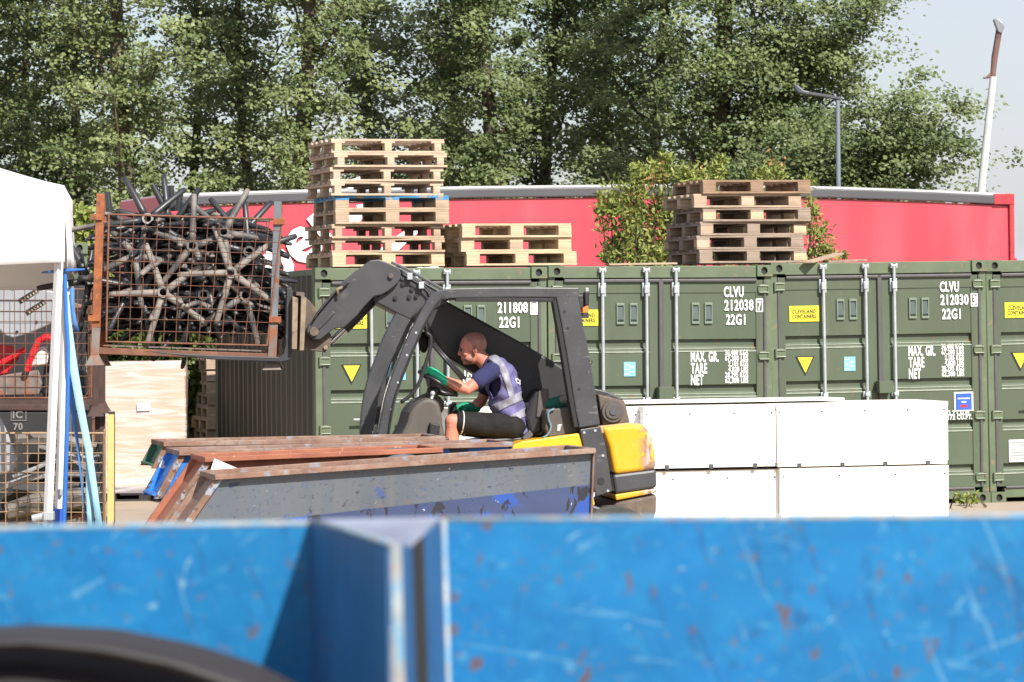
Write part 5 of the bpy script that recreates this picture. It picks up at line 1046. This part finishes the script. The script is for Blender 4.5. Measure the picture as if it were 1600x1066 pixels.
# boom (far side of the cab)
bm_ = thing('boom', FK.hit(700, 500, .8), None, None); bm_.parent = fk; bm_.location = FK.hit(700, 500, .8)-fk.location
fp('boom_arm', [(655, 440), (685, 462), (700, 472), (762, 506), (811, 533), (855, 559), (905, 588), (915, 690), (860, 690), (820, 630), (695, 556), (672, 520), (655, 475)], .62, .98, M['armshade'], .02, bm_)
fp('boom_neck', [(606, 412), (626, 420), (690, 458), (700, 474), (664, 490), (640, 500), (617, 489), (585, 472), (600, 440)], .60, 1.0, M['boom'], .015, bm_)
head = [(579, 407), (592, 405.5), (605, 410), (620, 417), (626, 424), (627, 434), (620, 444), (608, 454), (596, 461), (585, 463), (570, 478), (558, 493), (538, 512), (522, 514), (508, 525), (500, 531), (490, 531), (482, 526), (479, 518), (482, 508), (492, 497), (512, 472), (531, 450), (534, 442), (556, 424)]
fp('boom_head', head, .54, .60, M['boom'], .008, bm_); fp('boom_head', head, 1.0, 1.06, M['boom'], .008, bm_)
fs_('rib_plate', curve([(496, 514), (510, 500), (522, 487)], 8), .03, .525, .54, M['boom'], .01, bm_)
b = MB()
for (x, y) in ((630, 443.5), (644, 452), (603.5, 457), (618, 465.5), (640, 464), (651, 463)):
    p = hh(x, y, .58); b.cyl(p, p+FK.y*.03, .016, 12)
b.build('bolts', M['blackhole'], bm_)
for (x, y, r, m) in ((491, 518, .034, 'brownsteel'), (611, 431, .020, 'brownsteel')):
    b = MB(); p = hh(x, y, .515); b.cyl(p, p+FK.y*.57, r, 20); b.build('pivot_pin', M[m], bm_, smooth=True)
b = MB(); b.tube([hh(517, 535, .8), hh(540, 512, .8)], .026, 14); b.build('ram_rod', M['chrome'], bm_, smooth=True)
b = MB(); b.tube([hh(538, 514, .8), hh(585, 466, .8)], .045, 14); b.build('ram_barrel', M['dark'], bm_, smooth=True)
b = MB()
for v in (.5, .53, .56): b.tube([hh(x, y, v) for x, y in curve([(545, 440), (536, 448), (525, 455), (512, 470), (498, 487), (490, 500)], 16)], .009, 6)
b.build('hoses', M['dark'], bm_, smooth='all'); b = MB(); b.tube([hh(529, 462, .5), hh(527, 452, .5), hh(535, 449, .5)], .013, 8); b.build('hose_union', M['tansteel'], bm_, smooth='all')
for k, (v, r_) in enumerate(((.585, .010), (.565, .008))):
    b = MB(); b.tube([hh(x, y, v-.01*k) for x, y in curve([(628, 425+3*k), (650, 438+3*k), (668, 452+4*k), (672, 470), (664, 492), (668, 520)], 20)], r_, 8); b.build('hydraulic_hose', M['dark'], bm_, smooth='all')
for (x, y) in ((640, 432), (658, 446)):
    b = MB(); p_ = hh(x, y, .56); b.rng(-.02, .02, -.02, .03, -.025, .025, Fr(p_, R(8))); b.build('hose_clamp', M['galv'], bm_, bevel=.003)
fs_('boom_weld_edge', [(606, 413), (626, 421), (690, 458)], .012, .59, .61, M['rail'], .003, bm_)
for pts in (((612, 410), (640, 423), (692, 452)),): fs_('boom_top_edge', curve(list(pts), 8), .02, .70, .74, M['rail'], .004, bm_)
b = MB(); b.tube([hh(x, y, -.01) for x, y in curve([(694, 462), (672, 492), (654, 528), (634, 575), (616, 625), (606, 684)], 24)], .007, 6); b.build('cable', M['blackhole'], fk, smooth='all')
fp('screen_sticker', [(612, 568), (617, 566), (612, 590), (607, 592)], FW*.54, FW*.548, M['bluest'], .001)
for k, (x, y) in enumerate(((650, 520), (636, 555), (622, 598), (612, 640))):
    b = MB(); p_ = hh(x, y, -.004); b.cyl(p_, p_+FK.y*.006, .009, 8); b.build('bolt', M['galv'], fk)
# carriage and forks
cr_ = thing('carriage', FK.hit(465, 510, .6), None, None); cr_.parent = fk; cr_.location = FK.hit(465, 510, .6)-fk.location
cg = [(478, 466), (484, 470), (504, 497), (519, 527), (517, 538), (508, 551), (486, 548), (476, 540), (476, 470)]
fp('carriage_bracket', cg, .62, .68, M['brownsteel'], .006, cr_); fp('carriage_bracket', cg, .92, .98, M['brownsteel'], .006, cr_)
fp('carriage_rail', [(457, 463), (466, 466), (464, 546), (456, 546)], .25, 1.25, M['tansteel'], .004, cr_)
fp('carriage_rail', [(470.5, 461), (479, 465), (475, 548), (468, 548)], .28, 1.22, M['tansteel'], .004, cr_)
fp('carriage_plate', [(463, 456), (476, 457), (476, 463), (463, 462)], .3, 1.2, M['brownsteel'], .003, cr_); fp('carriage_plate', [(464, 500), (471, 500), (470, 540), (464, 540)], .4, 1.1, M['dark'], .003, cr_)
b = MB(); p = hh(509, 543, .6); b.cyl(p, p+FK.y*.4, .017, 14); b.build('tilt_pin', M['tansteel'], cr_, smooth=True)
for v in (.32, .98):
    b = MB(); b.pp(FK, [(448, 450), (455, 449), (458, 456), (456, 520), (457, 552), (452, 563), (440, 566), (330, 562), (225, 549), (330, 555), (436, 558), (443, 553), (446, 540)], v, v+.13); b.build('fork', M['dark'], cr_, bevel=.006)
# inside the cab
fp('dash_console', curve([(620, 690), (634, 665), (640, 645), (652, 630), (668, 622), (684, 628), (690, 645), (692, 665), (700, 700)], 20), .25, .85, M['consol'], .03)
b = MB(); b.ball(hh(670, 634, .5), .12, 16, 10, (1, 1.2, .8), FK); b.build('dash_cowl', M['consol'], fk, smooth='all')
b = MB(); b.pp(FK, [(672, 660), (688, 664), (686, 684), (670, 684)], .2, .25); b.build('dash_pocket', M['blackhole'], fk, bevel=.01)
# steering wheel: rim in a tilted plane, spokes, column
sa, sb_ = hh(656, 581, .42), hh(713, 617, .42); cen = (sa+sb_)/2; rw_ = (sb_-sa).length/2; eu = (sb_-sa).normalized(); ev = FK.y
b = MB(); b.tube([cen+eu*rw_*math.cos(2*math.pi*i/40)+ev*rw_*math.sin(2*math.pi*i/40) for i in range(41)], .017, 10); wh = b.build('steering_wheel', M['vinyl'], fk, smooth='all')
nrm_ = eu.cross(ev)
if nrm_.z > 0: nrm_ = -nrm_
b = MB(); hb = cen+nrm_*.06
for a in (0, 2.1, 4.2): b.tube([hb, hb.lerp(cen+eu*rw_*math.cos(a)+ev*rw_*math.sin(a), .5)+nrm_*.01, cen+eu*rw_*math.cos(a)+ev*rw_*math.sin(a)], [.03, .022, .015], 8)
b.ball(hb, .055, 14, 8, (1, 1, .7), FK); b.build('spokes', M['vinyl'], wh, smooth='all')
b = MB(); b.tube([hb, hh(672, 640, .42)], [.035, .045], 12); b.build('steering_column', M['dark'], fk, smooth=True)
b = MB(); q = hh(664, 576, .35); b.ball(q, .028, 12, 8); b.build('wheel_knob', M['vinyl'], wh, smooth='all')
b = MB(); b.tube([hh(676, 618, .3), hh(672, 630, .28)], .012, 8); b.ball(hh(676, 615, .3), .02, 10, 7); b.build('lever', M['galv'], fk, smooth='all')
b = MB(); b.tube([hh(x, y, .1) for x, y in curve([(666, 520), (673, 527), (672, 545), (664, 572), (654, 600), (641, 618), (626, 629)], 24)], .014, 10); b.build('door_tube', M['vinyl'], fk, smooth='all')
b = MB(); b.tube([hh(674, 537, .12), hh(723, 593, .12)], .013, 8); b.tube([hh(678, 537, .14), hh(727, 592, .14)], .013, 8); b.build('gas_strut', M['vinyl'], fk, smooth='all')
b = MB(); b.ball(hh(662, 535, .95), .07, 12, 8, (.6, .5, 1.2), FK); b.build('mirror', M['blackhole'], fk, smooth='all')
# seat
se = thing('seat', FK.hit(790, 690, .55), None, None); se.parent = fk; se.location = FK.hit(790, 690, .55)-fk.location
fp('seat_cushion', curve([(726, 700), (736, 691), (756, 687), (800, 685), (822, 684), (826, 690), (800, 698), (760, 706), (736, 708)], 20), .30, .80, M['vinyl'], .025, se)
fp('seat_back', [(826, 676), (822, 655), (828, 630), (837, 612), (846, 608), (857, 607), (857, 616), (850, 650), (849, 676), (836, 682)], .32, .78, M['vinyl'], .03, se)
fp('seat_back_shell', [(842, 611), (857.5, 607), (858, 618), (851, 652), (838, 652)], .305, .315, M['consol'], .006, se)
fp('seat_belt_buckle', [(816, 684), (828, 672), (834, 680), (822, 690)], .24, .30, M['rail'], .008, se); fp('seat_frame', [(836, 655), (850, 652), (848, 680), (836, 680)], .33, .4, M['brownsteel'], .006, se)
fp('gearbox_tower', [(702, 632), (714, 628), (716, 645), (712, 700), (700, 700)], .9, 1.0, M['vinyl'], .02)
b = MB(); b.tube([hh(711, 648, .78), hh(716, 640, .78)], [.03, .035], 12); b.build('joystick', M['vinyl'], fk, smooth='all')
# wheels
for (px, rr, vv) in ((964, .30, (.02, FW-.24)), (636, .33, (.02, FW-.24))):
    c0 = hh(px, 800, 0)
    for v in vv:
        p = Vector((c0.x, c0.y, rr))+FK.y*v
        b = MB(); b.tube([p, p+FK.y*.02, p+FK.y*.2, p+FK.y*.22], [rr-.02, rr, rr, rr-.02], 36); o = b.build('wheel', M['tyre'], fk, smooth=True)
        b = MB(); b.cyl(p-FK.y*.005, p+FK.y*.01, rr*.55, 24); b.build('rim', M['cwyellow'], o, smooth=True)
# ---------------------------------------------------------------- driver
VM = .48                                                 # mid depth of the body in the vehicle frame
pr = thing('person', Vector((FK.o.x, FK.o.y, 0))*0+FK.hit(800, 680, VM), 'driver with a shaven head in a purple high visibility vest, leaning to the wheel', 'person')
def remesh(mb, vox, name, m, par, smooth_it=6, post=None):
    me = bpy.data.meshes.new('tmp'); me.from_pydata([v for v in mb.v], [], mb.f); me.update()
    bmm = bmesh.new(); bmm.from_mesh(me); bmesh.ops.recalc_face_normals(bmm, faces=bmm.faces); bmm.to_mesh(me); bmm.free()
    o = bpy.data.objects.new('tmp', me); C.objects.link(o); r_ = o.modifiers.new('r', 'REMESH'); r_.mode = 'VOXEL'; r_.voxel_size = vox
    s_ = o.modifiers.new('s', 'SMOOTH'); s_.iterations = smooth_it; s_.factor = .5
    bpy.context.view_layer.update(); dg = bpy.context.evaluated_depsgraph_get(); m2 = bpy.data.meshes.new_from_object(o.evaluated_get(dg)); bpy.data.objects.remove(o)
    off = Vector((0, 0, 0)); q = par
    while q is not None: off += q.location; q = q.parent
    for v in m2.vertices: v.co -= off
    m2.materials.clear()
    for mm in (m if isinstance(m, (list, tuple)) else [m]): m2.materials.append(mm)
    m2.name = name; ob = bpy.data.objects.new(name, m2); C.objects.link(ob); ob.parent = par
    m2.polygons.foreach_set('use_smooth', [True]*len(m2.polygons)); m2.polygons.foreach_set('material_index', [0]*len(m2.polygons)); return ob, off
def inpoly(x, y, P):
    c = False; j = len(P)-1
    for i in range(len(P)):
        if ((P[i][1] > y) != (P[j][1] > y)) and (x < (P[j][0]-P[i][0])*(y-P[i][1])/(P[j][1]-P[i][1])+P[i][0]): c = not c
        j = i
    return c
def capsule(mb, P, r, sc=1.0):
    """chain of balls joined by tapered tubes; sc widens it in depth"""
    P = [Vector(p) for p in P]
    for i in range(len(P)-1):
        a, b_ = P[i], P[i+1]; n = max(2, int((b_-a).length/.02)); 
        for k in range(n+1):
            t = k/n; rr = r[i]+(r[i+1]-r[i])*t; mb.ball(a.lerp(b_, t), rr, 12, 8, (1, sc, 1), FK)
def J(x, y, v): return FK.hit(x, y, v)
def torso(mb, g=0.0):
    secs = [((806, 678), .118, 1.30), ((800, 662), .120, 1.32), ((794, 642), .118, 1.30), ((789, 622), .118, 1.34), ((786, 602), .116, 1.5), ((782, 586), .106, 1.72), ((777, 574), .088, 1.95), ((771, 566), .066, 1.9)]
    for i in range(len(secs)-1):
        (a, ra, sa_), (c_, rc, sc_) = secs[i], secs[i+1]
        for k in range(6):
            t = k/6; x = a[0]+(c_[0]-a[0])*t; y = a[1]+(c_[1]-a[1])*t; rr = ra+(rc-ra)*t+g; s_ = sa_+(sc_-sa_)*t
            mb.ball(J(x, y, VM), rr, 20, 12, (1, s_, .8), FK)
NS, FS = VM-.19, VM+.19                                 # near and far shoulder depths
shN, elN, wrN = J(768, 580, NS), J(730, 608.5, NS-.06), J(690, 592.5, NS-.01)
shF, elF, wrF = J(768, 584, FS), J(752, 628, FS+.06), J(738, 637, FS+.03)
hipN, knN, anN = J(800, 668, VM-.12), J(707, 659, VM-.15), J(703, 735, VM-.14)
hipF, knF, anF = J(800, 668, VM+.12), J(712, 664, VM+.15), J(690, 738, VM+.14)
def arms(mb, g=0, upto=1.0):
    for s_, e_, w_ in ((shN, elN, wrN), (shF, elF, wrF)):
        if upto >= 1: capsule(mb, [s_, s_.lerp(e_, .5), e_, e_.lerp(w_, .35), w_], [.060+g, .052+g, .041+g, .045+g, .031+g])
        else: capsule(mb, [s_, s_.lerp(e_, upto)], [.066+g, .062+g])
def legs(mb, g=0, upto=1.0):
    for h_, k_, a_ in ((hipN, knN, anN), (hipF, knF, anF)):
        if upto >= 1: capsule(mb, [h_, k_, k_+(a_-k_)*.15, k_.lerp(a_, .4), a_], [.092+g, .060+g, .054+g, .058+g, .036+g])
        else: capsule(mb, [h_, h_.lerp(k_, upto)], [.098+g, .080+g], 1.0)
# body: head, neck, torso, arms, legs as one continuous surface
B_ = MB(); torso(B_, -.012); arms(B_); legs(B_); HC = VM-.01
hx = [  # profile of the head as a chain of balls: px, py, radius, width factor
    (741, 538, .098, .80), (737, 539, .088, .82), (734.5, 541.5, .080, .82), (731.5, 546, .066, .86), (733, 553, .056, .92), (731, 558.5, .046, .95), (731.5, 564, .030, 1.1), (738, 559, .050, 1.1), (743, 553, .060, 1.0)
]
for (x, y, r_, s_) in hx: B_.ball(J(x, y, HC), r_, 20, 14, (1, s_, 1), FK)
capsule(B_, [J(747, 556, HC), J(758, 566, VM), J(770, 574, VM)], [.060, .062, .072])
capsule(B_, [J(719.5, 546, HC), J(718.4, 550.5, HC), J(717.6, 553.6, HC)], [.010, .012, .0135]); B_.ball(J(719.5, 554.6, HC), .014, 10, 8, (1.1, 1.3, .7), FK)
B_.ball(J(719.3, 543.6, HC-.03), .016, 8, 6, (.8, 1.5, .5), FK); B_.ball(J(719.3, 543.6, HC+.03), .016, 8, 6, (.8, 1.5, .5), FK)
B_.ball(J(721.3, 559.6, HC), .011, 10, 6, (.8, 1.7, .45), FK); B_.ball(J(721.8, 562.2, HC), .012, 10, 6, (.8, 1.6, .5), FK); B_.ball(J(727, 567, HC), .020, 10, 8, (1, 1.3, .8), FK)
for s_ in (-1, 1):
    c_ = J(742.5, 548, HC+s_*.080); B_.ball(c_, .024, 12, 10, (.72, .30, 1.15), FK); B_.ball(c_-FK.z*.022, .014, 8, 6, (.8, .5, .8), FK)
    B_.ball(J(727.5, 552.5, HC+s_*.042), .024, 10, 8, (1, .8, 1), FK)
for s_, wr_, hd in ((NS, wrN, J(676, 583, NS+.02)), (FS, wrF, J(722, 636, FS+.02))): capsule(B_, [wr_, wr_.lerp(hd, .6)], [.030, .030])
for a_, s_ in ((anN, -1), (anF, 1)): capsule(B_, [a_, a_-FK.z*.04, a_-FK.z*.06-FK.x*.14], [.036, .042, .030])
for s_ in (-1, 1): B_.ball(J(734, 560.5, HC+s_*.032), .030, 10, 8, (1.3, .8, .9), FK)
body, offb = remesh(B_, .006, 'body', [M['skin'], M['scalp']], pr, 3)
SCALP = curve([(724, 512), (727, 526), (731, 533), (736, 537), (738.5, 543), (740, 548), (744, 546), (748, 549), (752, 553), (759, 556), (768, 545), (762, 515), (742, 505), (724, 512)], 40)
STUB = curve([(724, 562), (731, 559), (736, 553), (740, 551), (741, 558), (736, 567), (728, 572), (720, 570), (724, 562)], 30)
me = body.data; idx = []
for p_ in me.polygons:
    x, y = proj(p_.center+offb); idx.append(1 if inpoly(x, y, SCALP) or inpoly(x, y, STUB) else 0)
me.polygons.foreach_set('material_index', idx)
for s_ in (-1, 1):
    b = MB(); b.ball(J(722.4, 547.8, HC+s_*.033), .0108, 12, 8, (1, 1, .8), FK); e_ = b.build('eye', mat('eye_white', (.45, .36, .33), .4), pr, smooth='all')
    b = MB(); b.ball(J(720.8, 547.8, HC+s_*.037), .0082, 10, 6); b.build('iris', M['blackhole'], e_, smooth='all')
    b = MB(); b.tube([J(717.6, 544.4, HC+s_*.018), J(717.8, 543.2, HC+s_*.034), J(720.5, 543.8, HC+s_*.055)], .0042, 6); b.build('eyebrow', mat('brown_brow', (.10, .05, .03), .8), pr, smooth='all')
b = MB(); b.tube([J(720.2, 560.9, HC), J(722.5, 561.0, HC-.022), J(726, 559.6, HC-.040)], .004, 6); b.build('mouth', mat('lip_line', (.16, .05, .045), .6), pr, smooth='all')
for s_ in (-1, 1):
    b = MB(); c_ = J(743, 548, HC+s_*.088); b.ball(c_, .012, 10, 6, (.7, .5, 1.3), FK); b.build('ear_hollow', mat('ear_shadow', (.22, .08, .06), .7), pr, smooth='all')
    b = MB(); b.tube([J(719.4, 546.0, HC+s_*.026), J(721.4, 545.8, HC+s_*.043), J(724.2, 547.2, HC+s_*.056)], .0032, 6); b.build('eyelid', M['scalp'], pr, smooth='all')
# shirt
S_ = MB(); torso(S_, -.004); arms(S_, .004, .52); capsule(S_, [J(764, 569, VM), J(768, 574, VM)], [.070, .085], 1.3)
shirt, _ = remesh(S_, .0085, 'tshirt', M['navy'], pr, 4)
# vest: an outer shell cut away at arm holes, neck and hem
def shell(g, name, m, keep, vox=.008, it=4, amp=.0055):
    V_ = MB(); torso(V_, g); V_.ball(J(788, 588, VM), .085+g, 20, 12, (1, 1.8, 1.0), FK)
    o, off = remesh(V_, vox, name, m, pr, it); bmm = bmesh.new(); bmm.from_mesh(o.data)
    for v in bmm.verts:
        w_ = v.co+off; n_ = v.normal; v.co += n_*amp*(math.sin(w_.z*55+w_.x*22)+.7*math.sin(w_.x*70-w_.z*38+w_.y*9))
    dl = [f for f in bmm.faces if not keep(*proj(f.calc_center_median()+off), f.calc_center_median()+off)]
    bmesh.ops.delete(bmm, geom=dl, context='FACES'); bmm.to_mesh(o.data); bmm.free(); sd = o.modifiers.new('t', 'SOLIDIFY'); sd.thickness = .004; sd.offset = -1; return o
hole = curve([(757, 560), (766, 566), (777, 580), (782, 597), (780, 612), (772, 622), (763, 619), (756, 606), (749, 590), (748, 570), (757, 560)], 30)
def side_v(p): return abs((p-FK.o).dot(FK.y)-VM)
def kv(x, y, p):
    if side_v(p) > .075 and inpoly(x, y, hole): return False
    if y < 552+max(0, (768-x))*.9: return False
    return y < 676+(x-800)*.12 and not (y > 640 and x < 752)
vest = shell(.012, 'vest', M['vest'], kv)
strips = [curve([(766, 553), (772, 552), (784, 562), (793, 578), (799, 600), (804, 620), (797, 623), (791, 606), (784, 586), (774, 570), (763, 560)], 40),
          [(763, 645), (768, 633), (790, 625), (806, 616), (826, 607), (832, 618), (806, 630), (784, 640), (770, 648)],
          [(786, 655), (806, 645), (820, 638), (836, 632), (836, 645), (818, 652), (800, 661), (786, 662)],
          [(748, 610), (754, 620), (760, 633), (768, 646), (760, 646), (750, 636), (745, 615)]]
def kr(x, y, p): return kv(x, y, p) and any(inpoly(x, y, s_) for s_ in strips)
bands = shell(.0165, 'reflective_bands', M['reflect'], kr, .006, 4)
def piping(pts, v, r=.0045, nm='piping'):
    b = MB(); b.tube([J(x, y, v) for x, y in curve(pts, 30)], r, 6); return b.build(nm, M['reflect'], vest, smooth='all')
vs_, fs2, wd_ = textmesh('CI', .035, 1, .03); b = MB(); o_ = J(805.5, 597, VM-.165); b.add([o_+FK.x*x*.9+FK.z*(y-x*.5)+FK.y*x*.9 for x, y in vs_], fs2); b.build('back_print', M['white'], vest)
# shorts
T_ = MB(); legs(T_, .008, .82); T_.ball(J(802, 672, VM), .125, 16, 12, (1, 1.5, .9), FK); T_.ball(J(780, 664, VM), .10, 16, 12, (1.2, 1.3, .8), FK)
sh, _ = remesh(T_, .0085, 'shorts', M['shorts'], pr, 4)
b = MB()
for h_, k_ in ((hipN, knN), (hipF, knF)):
    c_ = h_.lerp(k_, .845); d_ = (k_-h_).normalized(); a1 = d_.orthogonal().normalized(); a2 = d_.cross(a1); b.tube([c_+(a1*math.cos(t)+a2*math.sin(t))*.086 for t in [2*math.pi*i/20 for i in range(21)]], .005, 6)
b.build('hem_piping', M['paper'], sh, smooth='all')
# gloves: palm, thumb and four curled fingers each
def glove(wr_, grip, axis, m, side):
    G = MB(); u = (grip-wr_).normalized(); palm = wr_.lerp(grip, .62); capsule(G, [wr_+u*.0, palm, grip], [.036, .040, .034]); ax_ = axis.normalized(); dn = u.cross(ax_).normalized()
    if dn.z > 0: dn = -dn
    for i, (o_, ln) in enumerate(((-.033, .9), (-.011, 1.0), (.011, .96), (.033, .82))):
        k0 = grip+ax_*o_+u*.012-dn*.010; k1 = k0+(u*.034+dn*.010)*ln; k2 = k1+(dn*.030-u*.002)*ln; k3 = k2+(-u*.020+dn*.012)*ln; capsule(G, [k0, k1, k2, k3], [.0125, .0115, .0105, .009])
    t0 = wr_.lerp(grip, .45)+ax_*side*.036; t1 = t0+ax_*side*.014+u*.028+dn*.012; t2 = t1+u*.022+dn*.020-ax_*side*.006; capsule(G, [t0, t1, t2], [.015, .013, .011])
    capsule(G, [wr_-u*.035, wr_-u*.01], [.037, .036]); return remesh(G, .0055, 'glove', m, pr, 2)[0]
glove(wrN, J(672, 580, NS+.03), FK.y, M['glove'], 1); glove(wrF, J(722, 636, FS), FK.y, M['glove2'], -1)
for a_ in (anN, anF):
    b = MB(); b.ball(a_-FK.z*.055-FK.x*.06, .06, 16, 10, (2.1, .85, .8), FK); b.rng(-.125, .12, -.05, .05, -.055, -.02, Fr(a_-FK.z*.055-FK.x*.06, R(8))); b.build('shoe', M['vinyl'], pr, smooth='all')
for o in bpy.data.objects:
    if o.type == 'EMPTY' and o.parent is None and not o.get('label'): print('UNLABELLED', o.name)
